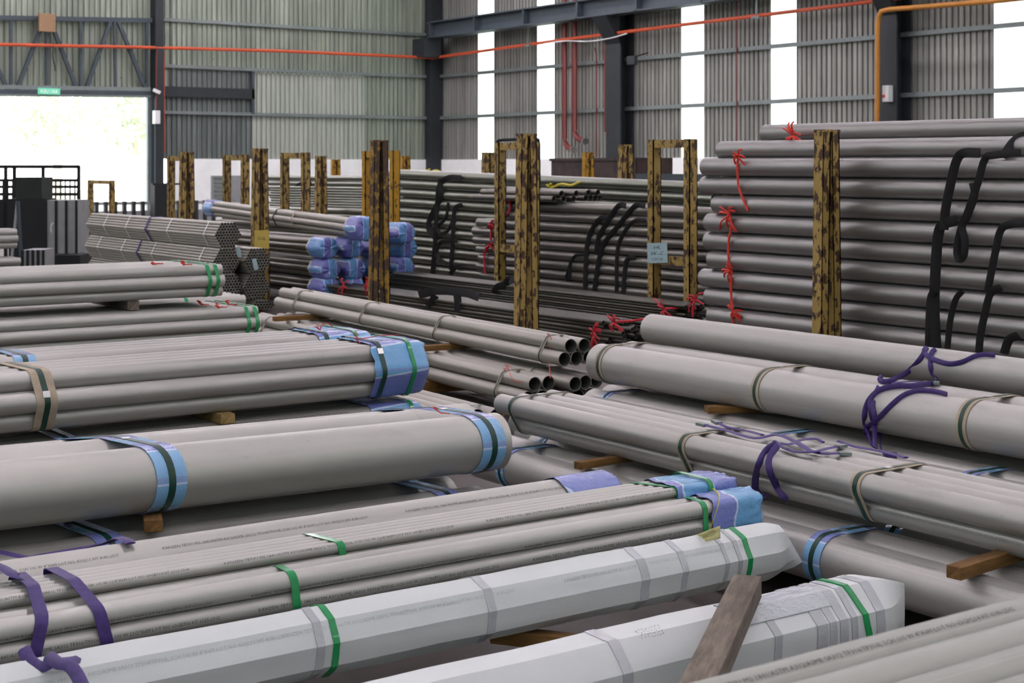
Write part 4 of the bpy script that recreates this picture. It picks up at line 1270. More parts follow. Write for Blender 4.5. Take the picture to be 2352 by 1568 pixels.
rack_hoop(1489, 1600, 321, XG, 'yellow hoop frame carrying the pale blue sign', brace=.9)
rack_hoop(1135, 1240, 328, XG, 'yellow hoop frame half hidden by the middle double post', brace=.9)
rack_hoop(829, 921, 347, XG, 'yellow hoop frame behind the brown post by the blue caps', 'postyellow')
rack_hoop(640, 716, 351, XG, 'yellow hoop frame standing before the white wall, right of the yellow sign')
rack_hoop(507, 577, 356, XG, 'yellow hoop frame in front of the louvred hatch')
rack_hoop(379, 443, 358, XG, 'yellow hoop frame nearest the doorway')
rack_hoop(194, 271, 413, 13.0, 'low yellow hoop frame standing in the bright doorway', brace=0)
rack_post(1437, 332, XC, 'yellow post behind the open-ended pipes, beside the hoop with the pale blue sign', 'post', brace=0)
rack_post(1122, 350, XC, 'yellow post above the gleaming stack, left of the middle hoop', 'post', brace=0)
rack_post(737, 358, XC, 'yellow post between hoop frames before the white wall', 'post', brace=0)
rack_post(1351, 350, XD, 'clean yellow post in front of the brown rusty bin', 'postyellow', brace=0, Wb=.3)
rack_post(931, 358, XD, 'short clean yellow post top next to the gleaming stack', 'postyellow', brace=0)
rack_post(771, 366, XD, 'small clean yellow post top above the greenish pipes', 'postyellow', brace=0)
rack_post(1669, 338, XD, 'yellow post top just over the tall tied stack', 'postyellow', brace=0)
# signs
def paper_sign(name, p0, p1, Y, lines, mat, label, rot=0.0):
    a, b = PY(p0[0], p0[1], Y), PY(p1[0], p1[1], Y)
    c = (a + b) / 2; w_, h_ = abs(b.x - a.x), abs(b.z - a.z)
    Mx = Matrix.Translation(c) @ Matrix.Rotation(rot, 4, 'Y')
    o = MB().box((0, 0, 0), (w_, .004, h_)).build(name, M[mat], None, Mx)
    tag(o, label, 'sign')
    for k, (tx, hh, zz, ww) in enumerate(lines):
        me = text_mesh(tx, h_ * hh, w_ * ww)
        obj('lettering', me, M['ink'], o).matrix_local = Matrix.Translation((-w_ * ww / 2, -.0035, h_ * zz)) @ Matrix.Rotation(math.pi / 2, 4, 'X')
    return o
ya = A4.location.y - .075
paper_sign('paper_sign', (584, 572), (618, 528), ya, [('316L', .17, -.03, .55)], 'signyellow', 'yellow 316L sign on a rack post')
def side_sign(p0, p1, X, lines, mat, label, rot):
    """a sheet facing along -x"""
    a, b = PX(p0[0], p0[1], X), PX(p1[0], p1[1], X)
    c = (a + b) / 2; w_, h_ = abs(b.y - a.y), abs(b.z - a.z)
    Mx = Matrix.Translation(c) @ Matrix.Rotation(-math.pi / 2, 4, 'Z') @ Matrix.Rotation(rot, 4, 'Y')
    o = MB().box((0, 0, 0), (w_, .004, h_)).build('paper_sign', M[mat], None, Mx)
    tag(o, label, 'sign')
    for tx, hh, zz, ww in lines:
        me = text_mesh(tx, h_ * hh, w_ * ww)
        obj('lettering', me, M['ink'], o).matrix_local = Matrix.Translation((-w_ * ww / 2, -.0035, h_ * zz)) @ Matrix.Rotation(math.pi / 2, 4, 'X')
side_sign((1487, 602), (1533, 559), XG - .068, [('304L', .16, .2, .34), ('3/8" - 2"', .16, -.1, .62), ('SCH 10S', .15, -.38, .55)], 'signblue', 'pale blue 304L sign hanging on a hoop frame', -.06)
def tie_strands(pts, r, mat, label, name='raffia_tie', tails=0, spread=.08, seed=0):
    rnd = random.Random(seed)
    mb = MB().tube(smooth_path(pts, 4), r, 6)
    e = pts[0]
    for k in range(tails):
        d = Vector((rnd.uniform(-.1, .1), rnd.uniform(-1, 1), rnd.uniform(-1, .9))) * spread
        m = e + d * .6 + Vector((-.03, 0, .02))
        mb.tube(smooth_path([e, m, e + d], 3), [r * .8] * 7, 5)
    return tag(mb.build(name, M[mat], smooth=True), label, 'raffia tie', 'red raffia ties')
xs = (S1.M @ Vector((2, 0, 0))).x - .174 / 2 - .012
SP = lambda px, py, dx=0: PX(px, py, xs + dx)
tie_strands([SP(1697, 360), SP(1694, 375), SP(1694, 400), SP(1697, 430), SP(1708, 460), SP(1718, 484)], .012, 'red', 'red tie down the top three pipes of the tall stack', tails=7, seed=1)
tie_strands([SP(1676, 492), SP(1680, 520), SP(1674, 550), SP(1673, 590), SP(1676, 612)], .012, 'red', 'red tie with a big frayed bow, second down the tall stack', tails=10, spread=.17, seed=2)
tie_strands([SP(1680, 622), SP(1679, 650), SP(1680, 690), SP(1684, 708)], .012, 'red', 'red tie third down the tall stack, tails pointing to the wall', tails=7, spread=.12, seed=3)
tie_strands([SP(1686, 718), SP(1684, 735), SP(1684, 748)], .012, 'red', 'lowest red tie on the tall stack, above the scuffed pipe', tails=9, spread=.12, seed=4)
tie_strands([PX(1824, 312, xs + .28), PX(1822, 330, xs + .25), PX(1826, 345, xs + .25)], .012, 'red', 'red tie with frayed bow on top of the tall stack', tails=12, spread=.16, seed=5)
x2 = (S2.M @ Vector((2, 0, 0))).x - .08
for pts, l, sd in (([(1171, 462), (1172, 480), (1160, 497)], 'crimson tie near the top of the stack behind the sign', 6), ([(1130, 512), (1128, 535), (1127, 552)], 'crimson tie by the pipe ends left of the middle hoop', 7), ([(1126, 563), (1113, 580), (1113, 610), (1115, 628)], 'crimson tie low on the stack ends behind the middle hoop', 8)):
    tie_strands([PX(a, b, x2) for a, b in pts], .016, 'redd', l, tails=5, spread=.1, seed=sd)
for px, py, X, l, sd in ((1525, 712, 10.76, 'red tie at the ends of the farther thin bundle', 11), (1597, 697, 10.76, 'small red tie on the farther thin bundle beside the tall stack', 12), (1412, 742, 9.75, 'frayed red tie at the ends of the nearer thin bundle', 13), (1366, 772, 9.73, 'red tie looped under the ends of the nearer thin bundle', 14), (790, 662, 9.9, 'red tie at the far tip of the nearer thin bundle', 15), (845, 652, 9.9, 'red tie tucked behind the brown post', 16)):
    p = PX(px, py, X)
    q = [p, p + Vector((0, -.05, .02)), p + Vector((.1, -.15, .03)), p + Vector((.25, -.25, .06))] if sd in (11, 13) else [p + Vector((0, 0, .04)), p + Vector((-.02, .02, -.06)), p + Vector((0, .04, -.14))]
    tie_strands(q, .012, 'redd', l, tails=9 if sd < 15 else 4, spread=.14, seed=sd)
# black slings
def sling(pts, w_, label, mat='black', nrm=None, t_=.005, name='lifting_sling', grp=None, n=5, hooks=()):
    pp = smooth_path(pts, n)
    nn = nrm if nrm is not None else -FV
    v, f = ribbon(pp, nn, w_, t_)
    o = obj(name, mesh(v, f, True, 50), M[mat])
    tag(o, label, 'sling', grp)
    for h in hooks:
        p = pts[0] if h == 0 else pts[-1]; q = pts[1] if h == 0 else pts[-2]
        d = (p - q).normalized()
        MB().bar(p - d * .01, p + d * .045, .036, .014).build('end_fitting', M['girt'], o)
    return o
bl = 'black slings on the tall stack'
def S1P(l, dx=-.03): return [SP(a, b, dx) for a, b in l]
sling(S1P([(2252, 351), (2212, 352), (2196, 372), (2184, 420), (2172, 480), (2168, 528)]), .075, 'black sling over the top of the tall stack, nearer the yellow post', grp=bl)
sling(S1P([(2345, 350), (2285, 356), (2262, 366), (2246, 420), (2226, 478), (2206, 530), (2198, 575), (2203, 595), (2214, 586), (2216, 550), (2210, 520), (2222, 496), (2238, 450), (2234, 420)]), .06, 'black sling over the tall stack ending in a hanging loop', grp=bl)
sling(S1P([(2150, 800), (2146, 700), (2150, 600), (2155, 540), (2166, 516), (2200, 505)]), .085, 'long black sling hanging down the tall stack to the scuffed pipe', grp=bl)
sling(S1P([(2134, 800), (2136, 720), (2140, 680), (2150, 668)], -.05), .07, 'short black sling beside the longest one on the tall stack', grp=bl)
sling(S1P([(2352, 512), (2318, 516), (2298, 530), (2286, 580), (2274, 640), (2268, 672)]), .06, 'black sling on the lower pipes of the tall stack, near the frame edge', grp=bl)
sling(S1P([(2300, 660), (2276, 672), (2262, 720), (2252, 770), (2248, 812)]), .06, 'black sling below the edge one, reaching the scuffed pipe', grp=bl)
sling(S1P([(2210, 668), (2194, 690), (2182, 740), (2176, 800)]), .05, 'narrow black sling between the two long ones on the tall stack', grp=bl)
sling([PX(2400, 312, xs + .2), PX(2352, 314, xs + .18), PX(2330, 326, xs + .12), PX(2312, 350, xs + .05), PX(2306, 362, xs + .05)], .08, 'black sling over the loose pipes topping the tall stack', grp=bl)
sling(S1P([(2340, 770), (2318, 780), (2306, 812)]), .07, 'black sling end low at the frame edge on the tall stack', grp=bl)
b2_ = 'black slings on the stack behind the sign'
x3 = x2 - .02
def S2P(l): return [face(S2, a, b, .015) for a, b in l]
for l, w_, lab in (([(1402, 500), (1380, 502), (1362, 525), (1350, 560), (1346, 620), (1345, 664)], .07, 'first black sling from the middle post on the stack behind the sign'),
                   ([(1438, 472), (1420, 474), (1396, 510), (1376, 545), (1370, 585)], .07, 'second black sling, ending halfway down the stack behind the sign'),
                   ([(1482, 472), (1458, 474), (1420, 520), (1388, 560), (1376, 600), (1366, 668)], .07, 'third black sling, running slantwise down the stack behind the sign'),
                   ([(1484, 506), (1456, 508), (1430, 540), (1418, 580), (1416, 670)], .05, 'fourth black sling, hanging straight beside the pale blue sign'),
                   ([(1340, 584), (1318, 590), (1304, 625), (1300, 642), (1308, 636), (1310, 600)], .04, 'thin black sling loop low on the stack behind the sign'),
                   ([(1460, 590), (1440, 598), (1434, 640), (1432, 674)], .06, 'short black sling under the fourth one')):
    sling(S2P(l), w_, lab, grp=b2_)
x0_ = (S0.M @ Vector((1.5, 0, 0))).x - .12
b0_ = 'black slings on the gleaming stack'
for l, w_, lab in (([(1060, 408), (1030, 408), (1010, 425), (1004, 480), (1000, 560), (994, 630)], .08, 'long black sling down the gleaming stack'),
                   ([(1012, 410), (1014, 450), (1000, 480), (988, 505), (986, 525), (1000, 545)], .1, 'bunched black sling on the gleaming stack, nearest the brown post'),
                   ([(1062, 470), (1046, 478), (1042, 510), (1040, 560), (1036, 620)], .07, 'straight black sling beside the bunched one'),
                   ([(1030, 465), (1024, 500), (1005, 520), (1012, 535), (1030, 528), (1040, 505)], .05, 'looped thin black sling on the gleaming stack'),
                   ([(1050, 552), (1012, 556), (1002, 580), (1010, 595), (1026, 605)], .06, 'low black sling round the bottom of the gleaming stack'),
                   ([(1060, 612), (1044, 616), (1034, 630)], .07, 'lowest black sling end on the gleaming stack')):
    sling([face(S0, a, b, .015) for a, b in l], w_, lab, grp=b0_)
for l, w_, lab in (([(962, 676), (985, 672), (1000, 668), (1040, 668), (1070, 672), (1100, 682)], .1, 'heap of black webbing on the nearer thin bundle'),
                   ([(1000, 678), (992, 692), (984, 704)], .09, 'black webbing end hanging from the nearer thin bundle'),
                   ([(1050, 676), (1052, 700), (1052, 714)], .09, 'black webbing end beside the middle post, hanging down'),
                   ([(1136, 674), (1142, 660), (1160, 652), (1172, 640), (1178, 650)], .09, 'black webbing on the farther thin bundle, left of the middle post')):
    sling([face(P2 if 'farther' in lab else P1, a, b, .012) for a, b in l], w_, lab, grp='black webbing on the thin bundles')
# ---------------------------------------------------------------- things along the far walls
a, b = PX(1268, 428, 21.0), PX(1462, 362, 21.0)
t = empty('scrap_bin', ((a.x + b.x) / 2 + .5, (a.y + b.y) / 2, 0))
tag(t, 'dark brown rusty bin before the white wall', 'bin')
y0, y1, zt = b.y - a.y, 0, b.z
hw = abs(a.y - b.y) / 2
MB().box((-.5, 0, zt / 2), (.04, 2 * hw, zt)).box((.5, 0, zt / 2), (.04, 2 * hw, zt)).box((0, hw, zt / 2 - .08), (1, .04, zt - .16)).box((0, -hw, zt / 2), (1, .04, zt)).box((0, 0, .05), (1, 2 * hw, .08)).build('shell', M['binrust'], t)
MB().box((-.53, 0, zt - .03), (.06, 2 * hw + .06, .06)).build('rim', M['binrust'], t)
for z in (2.05, 1.55, 1.05):
    a, b = PX(1466, 400, 19.5), PX(1640, 400, 19.5)
    o = MB().bar((19.5, a.y, z - .3), (19.5, b.y - .6, z - .3), .12, .16).build('steel_beam', M['beam'])
    tag(o, {2.05: 'grey steel beam highest behind the pale blue sign hoop', 1.55: 'grey steel beam second down behind the sign hoop', 1.05: 'lowest grey steel beam behind the sign hoop'}[z], 'beam', 'grey beams behind the hoop')
t = empty('beam_trestle', (19.5, PX(1560, 400, 19.5).y, 0))
tag(t, 'dark trestle holding the grey beams', 'trestle')
for s in (-1, 1): MB().box((.12, s * 1.2, .88), (.1, .1, 1.76)).build('leg', M['cage'], t)
for z in (.62, 1.12, 1.62): MB().box((.05, 0, z), (.2, 2.6, .05)).build('shelf_bar', M['cage'], t)
# greenish shiny pipes beyond the hoops
od = .06
S6 = Bundle((640, 408, 31.8), None, 612, .11, mat='shiny', a=rdir(-2600, 384), far=True, seg=14, lab='shiny greenish pipe beyond the hoops', grp='shiny greenish pipes beyond the hoops')
for r in range(4):
    for c in range(3): S6.mem.append((r, c, c * .112, -r * .112, .1 * (r % 2)))
S6.build()
S7 = Bundle((640, 440, 31.0), None, 618, .05, L=7, mat='shiny', a=rdir(-2600, 384), far=True, seg=10, name='thin_pipe', grp='thin shiny pipes beyond the hoops')
for r in range(9):
    for c in range(2): S7.mem.append((r, c, c * .052 + .0, (.09 - r * .0515), .04 * (r % 3)))
S7.build(shared='thin shiny pipe in the low pile beyond the hoops')
S8 = Bundle((640, 508, 30.6), None, 618, .11, L=7, mat='shiny', a=rdir(-2600, 384), far=True, seg=12, grp='lowest pipes beyond the hoops')
for r in range(6):
    for c in range(2): S8.mem.append((r, c, c * .112, .25 - r * .11, 0))
S8.build(shared='shiny pipe at the bottom of the pile beyond the hoops')
o = sling([PX(702, 425, (S6.M @ Vector((1, 0, 0))).x - .09), PX(690, 425, (S6.M @ Vector((1, 0, 0))).x - .09), PX(676, 440, (S6.M @ Vector((1, 0, 0))).x - .09), PX(670, 478, (S6.M @ Vector((1, 0, 0))).x - .09)], .12, 'black sling on the greenish pipes, first from the doorway', grp='black slings on the greenish pipes')
o = sling([PX(715, 420, (S6.M @ Vector((1, 0, 0))).x - .09), PX(700, 425, (S6.M @ Vector((1, 0, 0))).x - .09), PX(688, 445, (S6.M @ Vector((1, 0, 0))).x - .09), PX(700, 460, (S6.M @ Vector((1, 0, 0))).x - .09)], .12, 'black sling on the greenish pipes, second from the doorway', grp='black slings on the greenish pipes')

l_ = [PX(1142, 360, 12.2), PX(1143, 328, 12.2), PX(1150, 322, 12.2), PX(1190, 320, 12.2), PX(1230, 320, 12.2), PX(1237, 326, 12.2), PX(1238, 360, 12.2)]
l_ = [Vector((l_[0].x, l_[0].y, .01)), Vector((l_[0].x, l_[0].y, 1.2))] + l_ + [Vector((l_[-1].x, l_[-1].y, 1.2)), Vector((l_[-1].x, l_[-1].y, .01))]
o = MB().tube(smooth_path(l_, 5), .022, 8).build('tube_hoop', M['cage'], smooth=True)
tag(o, 'dark bent tube frame behind the middle double post', 'tube frame')
# ---------------------------------------------------------------- slings, twine and timber in front
def OP(B, i, l, lift=.004):
    return [on_pipe(B, i, a, b, lift)[0] for a, b in l]
def mixed(l):
    return [on_pipe(B, i, a, b, lift)[0] for B, i, a, b, lift in l]
pr = 'purple slings on the low brown-papered bundle'
W_ = .03
def RP(l, B=R2, i=0, lift=.009): return [(B, i, a, b, lift) for a, b in l]
sling(mixed(RP([(1784, 1018)], R3, 0, .02) + RP([(1760, 1035), (1744, 1065), (1735, 1102)], R3, 0) + RP([(1737, 1126), (1749, 1141), (1763, 1137)], R3, 4)), .034, 'purple sling loop hanging on the low bundle, beside the blue caps', 'purple', grp=pr)
sling(mixed(RP([(1786, 1023)], R3, 0, .02) + RP([(1772, 1042), (1766, 1065), (1771, 1088)], R3, 0) + RP([(1784, 1116), (1798, 1137), (1807, 1147)], R3, 4)), .034, 'second purple sling loop on the low bundle, farther from the caps', 'purple', grp=pr)
zt3 = (R3.M @ Vector((1.5, 0, R3.od / 2))).z
def TP(px, py, l=.012): return PZ(px, py, (R3.M @ Vector((R3.ix(px), 0, R3.od / 2))).z + l)
def TL(l): return [TP(a, b, c) for a, b, c in l]
sling(TL([(1618, 976, .02), (1667, 988, .012), (1732, 1006, .008), (1781, 999, .02), (1821, 1011, .03), (1873, 1039, .01), (1933, 1041, .008)]), .038, 'purple sling lying along the low bundle with steel end fittings', 'purple', UP, grp=pr, hooks=(0, 1))
sling(TL([(1779, 1013, .03), (1798, 1027, .012), (1826, 1037, .01), (1870, 1037, .02), (1901, 1030, .01), (1926, 1025, .01)]), W_, 'twisted purple sling crossing over the long one on the low bundle', 'purple', UP, grp=pr, hooks=(1,))
sling(TL([(1891, 1016, .008), (1873, 1008, .02), (1842, 1010, .02), (1814, 1020, .03), (1793, 1018, .035)]), W_, 'curled purple sling tail behind the crossing ones on the low bundle', 'purple', UP, grp=pr)
sling(TL([(1650, 971, .02), (1671, 981, .012), (1718, 990, .008), (1751, 999, .01)]), W_, 'short dark sling end with steel fitting beside the long purple sling', 'purple', UP, grp=pr, hooks=(0,))
sling(TL([(1926, 1013, .02), (1961, 1025, .01), (1994, 1031, .008), (2032, 1038, .008), (2081, 1051, .008)]), .034, 'purple sling tail lying from the low bundle to the huge pipes', 'purple', UP, grp=pr)
pr2 = 'purple slings on the huge pipes'
sling(mixed(RP([(2144, 880)], R2, 1, .01) + RP([(2097, 886), (2064, 886), (2032, 891)], R2, 0, .014) + RP([(2010, 903), (1993, 925), (1986, 955), (1990, 981)], R2, 0)) + [on4(2003, 1024, .04)], .034, 'purple sling hanging over the huge front pipe', 'purple', grp=pr2)
sling(mixed(RP([(2019, 888)], R2, 0, .012) + RP([(2014, 899), (2001, 916), (2001, 944), (2008, 977)], R2, 0, .009)) + [on4(2010, 1029, .03)], .034, 'second purple sling strand against the huge front pipe', 'purple', grp=pr2)
sling(mixed(RP([(2175, 906), (2151, 900), (2114, 897), (2079, 906), (2051, 927)], R2, 0) + RP([(2019, 959), (1993, 981), (1987, 992), (1997, 1003)], R2, 0, .014)), .032, 'purple sling strand slanting across the huge front pipe', 'purple', grp=pr2)
sling(mixed(RP([(2004, 920), (2010, 966), (2019, 1000)], R2, 0, .012)) + [on4(2027, 1038, .02), on4(2060, 1046, .01)], .032, 'third purple strand reaching down to the bottom pipes', 'purple', grp=pr2)
sling(mixed(RP([(2130, 798), (2123, 810), (2110, 829), (2086, 853)], R1) + RP([(2053, 872), (2032, 876), (2021, 872), (2025, 864)], R2, 1, .012)), .034, 'purple sling coming down off the scuffed pipe to the huge pair', 'purple', grp=pr2)
sling(mixed(RP([(2149, 802), (2140, 812), (2138, 842), (2147, 866)], R1) + RP([(2150, 878)], R2, 1, .012)), .034, 'purple sling strand straight down the scuffed pipe', 'purple', grp=pr2, hooks=(1,))
sling(mixed(RP([(2127, 798), (2123, 808), (2140, 823), (2177, 835), (2210, 831), (2240, 818), (2262, 814), (2285, 816)], R1, 0, .009)), .032, 'purple sling looping along the scuffed pipe', 'purple', grp=pr2)
sling(mixed(RP([(2050, 880), (2090, 876), (2125, 878)], R2, 1, .01)), .03, 'purple sling lying flat between the huge pair with a steel fitting', 'purple', UP, grp=pr2, hooks=(1,))
# slings in the lower left
pl = 'purple slings lying by the low bundles'
zl = (L8.M @ Vector((-3, 0, .11))).z
def LP(px, py, l=.006): return PZ(px, py, zl + l)
sling([LP(-60, 1262, -.1), LP(0, 1268, -.1), LP(60, 1280, -.09), LP(90, 1276, -.09), LP(170, 1262, -.09), LP(240, 1248, -.05), LP(272, 1236, .0), LP(292, 1240, .012), LP(300, 1248, .008)], .04, 'purple sling lying along the wide printed pipe', 'purple', UP, grp=pl)
sling([LP(-40, 1285, .03), LP(0, 1300, .01), LP(35, 1322, 0), LP(62, 1336, -.03)], .042, 'short purple sling running from the frame edge to the hanging loop', 'purple', UP, grp=pl)
kb = [PZ(a, b, .62 + c) for a, b, c in ((60, 1500, .0), (80, 1522, .02), (110, 1530, .03), (132, 1512, .04), (120, 1505, .03), (150, 1520, .01), (175, 1532, 0), (190, 1560, -.01), (200, 1600, -.02))]
kb = [P(a, b, d) for a, b, d in ((55, 1490, 4.62), (70, 1518, 4.58), (95, 1532, 4.56), (120, 1518, 4.54), (112, 1506, 4.56), (132, 1522, 4.5), (158, 1528, 4.46), (176, 1548, 4.42), (196, 1590, 4.36))]
sling(kb, .04, 'knotted purple sling end under the two hanging loops', 'purple', (UP - FV).normalized(), t_=.008, grp=pl)
sling([P(a, b, d) for a, b, d in ((128, 1520, 4.52), (170, 1516, 4.62), (205, 1506, 4.7), (222, 1504, 4.74))], .045, 'folded purple sling beside the knot under the loops', 'purple', (UP - FV).normalized(), t_=.008, grp=pl)
# grey timber across the wrapped tubes
zt_ = (T2.M @ Vector((0, 0, .15))).z
p, q = PZ(1717, 1345, zt_ + .04), PZ(1596, 1610, zt_ + .04)
timber('timber_beam', p, q, .095, .075, 'woodgrey', 'weathered grey timber lying across the white-wrapped tube')
p = T1.M @ Vector((T1.ix(1175), .12, -.15)); q = T1.M @ Vector((T1.ix(1300), -.26, -.15))
timber('timber_spacer', p, q, .07, .055, 'wood', 'brown timber poking out under the pointed white tube')
# twine and torn label on the low blue cap
xw = B25.ix(1640)
bw = band(B25.M, B25.pts(), .0365, xw, .004, .017, .003, 'raffia_tie', M['yellowraf'], None, .5, .6)
tag(bw, 'yellow twine round the low blue woven cap', 'raffia tie')
c0 = P(1628, 1222, 6.05)
tl = MB()
n = 7
vs_ = []
for i in range(n):
    for j in range(4):
        a = P(1575 + i * 13, 1238 - i * 5 + j * (4 + i * .9), 6.18 - .02 * i + .012 * ((i * j) % 3))
        vs_.append(a)
fs = [(i * 4 + j, i * 4 + j + 1, i * 4 + j + 5, i * 4 + j + 4) for i in range(n - 1) for j in range(3)]
tl.add(vs_, fs)
o = tl.build('torn_label', M['yellowfilm'], smooth=True)
sm = o.modifiers.new('thick', 'SOLIDIFY'); sm.thickness = .003
tag(o, 'crumpled clear film scrap with yellow paper under the low blue cap', 'plastic scrap')
# red raffia on the big capped bundles and in the middle
def strand(pts, r, mat, label, tails=0, sp=.05, seed=1): return tie_strands(pts, r, mat, label, tails=tails, spread=sp, seed=seed)
tw = lambda px, py, d: P(px, py, d)
strand([tw(735, 758, 9.3), tw(740, 746, 9.3), tw(752, 742, 9.35), tw(764, 750, 9.4)], .003, 'redd', 'red raffia handle sticking up from the farther woven cap', 2, .04, 21)
strand([tw(822, 777, 8.95), tw(836, 777, 8.92), tw(870, 771, 9.1), tw(918, 768, 9.2)], .0028, 'redd', 'thin red raffia along the top of the big woven cap', 3, .03, 22)
strand([on_pipe(R5, 0, 1266, 775, .01)[0], on_pipe(R5, 0, 1264, 800, .01)[0], on_pipe(R5, 2, 1262, 835, .012)[0], on_pipe(R6, 1, 1264, 868, .02)[0]], .003, 'red', 'thin red raffia hanging beside the open pipe ends', 1, .03, 23)
strand([tw(1168, 846, 11.8), tw(1172, 860, 11.7), tw(1182, 874, 11.6), tw(1198, 878, 11.6)], .003, 'red', 'thin red raffia on the lower open-ended pipes', 4, .05, 24)
strand([tw(1012, 1120 - 172, 7.3), tw(1025, 949, 7.25), tw(1032, 950, 7.2)], .003, 'red', 'small red tie at the clip on the huge pipe sleeve', 2, .03, 25)
for px, py, d, l, sd in ((365, 605, 12.0, 'red rag of raffia on the upper taped bundle, farther from the end', 31), (432, 607, 11.7, 'small red raffia knot by the green tapes of the upper bundle', 32), (470, 699, 12.0, 'red raffia knot on the lower taped bundle, farther from its end', 33), (512, 705, 11.6, 'red raffia knot on the lower taped bundle, by the second tape', 34), (535, 699, 12.2, 'red raffia scrap at the end of the lower taped bundle', 35)):
    zz = (GA if 'upper' in l else GB).M.translation.z + .077 + .0445 + .006
    strand([PZ(px - 8, py, zz), PZ(px, py, zz + .015), PZ(px + 9, py, zz)], .005, 'red', l, 3, .03, sd)
for l, lab in (([(1265, 432), (1290, 423), (1312, 426), (1330, 418)], 'yellow raffia bow on the open-ended pipes'), ([(985, 398), (1000, 392), (1012, 395)], 'yellow raffia knot at the top of the gleaming stack')):
    o = tie_strands([PX(a, b, 12.9) for a, b in l], .02, 'yellowraf', lab, tails=6, spread=.15, seed=41)
    o['group'] = 'yellow raffia ties'
for px, py, d, l in ((545, 578, 20.62, 'blue tag hanging on the topmost hexagonal bundle'), (583, 606, 20.53, 'blue tag on the hexagonal bundle under the yellow sign')):
    c = P(px, py, d)
    o = MB().bar(c + Vector((0, 0, .07)), c + Vector((.03, -.02, -.08)), .06, .006, -FV).build('paper_tag', M['signblue'], bevel=.002)
    tag(o, l, 'tag')
# ---------------------------------------------------------------- by the doorway
def at(px, py, d): return P(px, py, d)
def boxy(name, p0, p1, d, dep, mat, label, cat, slats=0, mark=None):
    a, b = at(p0[0], p0[1], d), at(p1[0], p1[1], d)
    w_ = (b - a).dot(RV); h_ = b.z - a.z
    Mx = Matrix(((RV.x, FV.x, 0, a.x), (RV.y, FV.y, 0, a.y), (0, 0, 1, a.z), (0, 0, 0, 1)))
    t = empty(name, (0, 0, 0)); t.matrix_world = Mx
    tag(t, label, cat)
    MB().span((0, 0, 0), (w_, dep, h_)).build('body', M[mat], t)
    if slats:
        for k in range(slats + 1):
            x = w_ * k / slats
            MB().span((x - .02, -.03, 0), (x + .02, .0, h_)).build('upright', M['cage'], t)
    if mark:
        g = MB()
        for k in range(11):
            t0, t1 = 2.0 + k * .21 - 1.2, 2.0 + (k + 1) * .21 - 1.2
            g.add([(w_ * .25 + .06 * rr_ * math.cos(t_ + .8), -.004, h_ * .47 + .11 * rr_ * math.sin(t_ + .8)) for t_, rr_ in ((t0, 1), (t1, 1), (t1, .75), (t0, .75))], [(0, 1, 2, 3)])
        g.build('stencil_mark', M['white'], t)
    return t
boxy('steel_crate', (106, 582), (176, 460), 27, .8, 'whiteslat', 'tall grey slatted crate with a stencilled C, near the doorway', 'crate', 3, True)
boxy('steel_crate', (52, 657), (100, 574), 25, .6, 'whiteslat', 'low grey slatted crate below the dark cage', 'crate', 4)
boxy('crate_base', (104, 642), (184, 586), 26.5, .9, 'cage', 'dark base block under the tall grey crate', 'crate base')
t = empty('mesh_cage', (0, 0, 0)); d = 31
a = at(-40, 385, d)
t.matrix_world = Matrix(((RV.x, FV.x, 0, a.x), (RV.y, FV.y, 0, a.y), (0, 0, 1, 0), (0, 0, 0, 1)))
tag(t, 'black steel cage frame standing before the bright doorway', 'cage')
sc_ = d / F
X_ = lambda px: (px + 40) * sc_
Z_ = lambda py: H - (py - HY) * sc_
for px in (-38, 12, 32, 98, 180): MB().span((X_(px) - .03, 0, 0), (X_(px) + .03, .06, Z_(381))).build('post', M['cage'], t)
MB().span((X_(-40), 0, Z_(381) - .05), (X_(182), .06, Z_(381) + .02)).build('top_rail', M['cage'], t)
g = MB()
for py in (414, 429, 446, 461): g.span((X_(-40), .01, Z_(py) - .03), (X_(182), .05, Z_(py) + .03))
for k in range(21): g.span((X_(-38 + k * 11) - .012, .015, Z_(470)), (X_(-38 + k * 11) + .012, .045, Z_(412)))
g.build('mesh_grid', M['cage'], t)
MB().span((X_(-40), .0, .3), (X_(105), .12, Z_(462))).build('side_panel', M['cage'], t)
boxy('covered_machine', (36, 456), (96, 407), 29.6, .7, 'olive', 'dark canvas-covered box against the cage', 'machine').location.z -= 0
boxy('machine_base', (20, 615), (104, 456.3), 29.6, .7, 'cage', 'dark block carrying the covered box', 'machine')
t = empty('trestle', (0, 0, 0)); a = at(36, 460, 26)
tag(t, 'thin grey folding trestle leaning before the dark cage', 'trestle')
MB().bar(at(40, 462, 26), at(22, 646, 26), .04, .04).build('leg', M['whiteslat'], t)
MB().bar(at(41, 462, 26), at(52, 646, 26), .05, .05).build('leg', M['beam'], t)
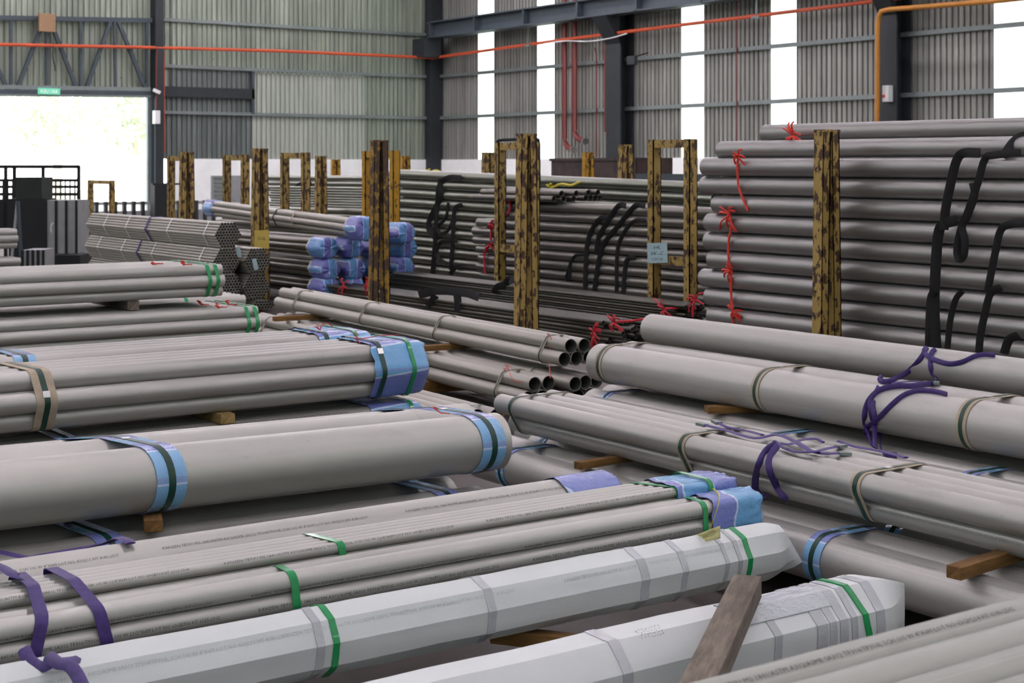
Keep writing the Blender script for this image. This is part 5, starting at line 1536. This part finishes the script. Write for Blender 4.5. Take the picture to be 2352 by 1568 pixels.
# white slatted barrier in the doorway
t = empty('slatted_barrier', (0, 0, 0)); Y_ = 50.0
tag(t, 'pale low barrier of panels and dark posts across the doorway', 'barrier')
pa = PY(200, 470, Y_); pb = PY(490, 470, Y_)
zt1, zt2 = PY(340, 463, Y_).z, PY(340, 468, Y_).z
MB().span((pa.x, Y_, zt1 - .1), (pb.x, Y_ + .05, zt1)).build('top_rail', M['whiteslat'], t)
MB().span((pa.x, Y_, .05), (pb.x, Y_ + .05, PY(340, 483, Y_).z)).build('panel', M['whiteslat'], t)
for k in range(15):
    x = pa.x + (pb.x - pa.x) * k / 14
    MB().span((x - .06, Y_ - .06, 0), (x + .06, Y_ + .1, zt1 + .02)).build('post', M['beamdark'], t)
t = empty('door_operator', (0, 0, 0)); tag(t, 'small dark machine with an arm beside the doorway', 'machine')
c = PY(369, 445, 49.0)
MB().span((c.x - .25, 48.9, 0), (c.x + .25, 49.3, c.z + .35)).build('body', M['cage'], t)
MB().span((c.x - .3, 48.95, c.z + .3), (c.x + .95, 49.05, c.z + .36)).build('arm', M['cage'], t)
# trees beyond the doorway
def tree(x, y, h, r, label, seed):
    rnd = random.Random(seed)
    t = empty('yard_tree', (x, y, -.15)); tag(t, label, 'tree', 'trees beyond the doorway')
    MB().tube([(0, 0, 0), (.1, 0, h * .4), (0, .1, h * .75)], [r * .08, r * .06, r * .03], 7).build('trunk', M['bark'], t, smooth=True)
    mb = MB()
    for k in range(2600):
        u = Vector((rnd.gauss(0, 1), rnd.gauss(0, 1), rnd.gauss(0, 1))).normalized() * (rnd.random() ** .45)
        c = Vector((u.x * r, u.y * r, h * .66 + u.z * h * .38))
        if noise.noise(c * .55 + Vector((seed, 0, 0))) < -.22: continue
        s = rnd.uniform(.18, .42)
        a = Vector((rnd.uniform(-1, 1), rnd.uniform(-1, 1), rnd.uniform(-1, 1))).normalized(); b = a.orthogonal().normalized()
        mb.add([c - a * s, c - b * s * .6, c + a * s, c + b * s * .6], [(0, 1, 2, 3)])
    mb.build('foliage', M['leaf'], t)
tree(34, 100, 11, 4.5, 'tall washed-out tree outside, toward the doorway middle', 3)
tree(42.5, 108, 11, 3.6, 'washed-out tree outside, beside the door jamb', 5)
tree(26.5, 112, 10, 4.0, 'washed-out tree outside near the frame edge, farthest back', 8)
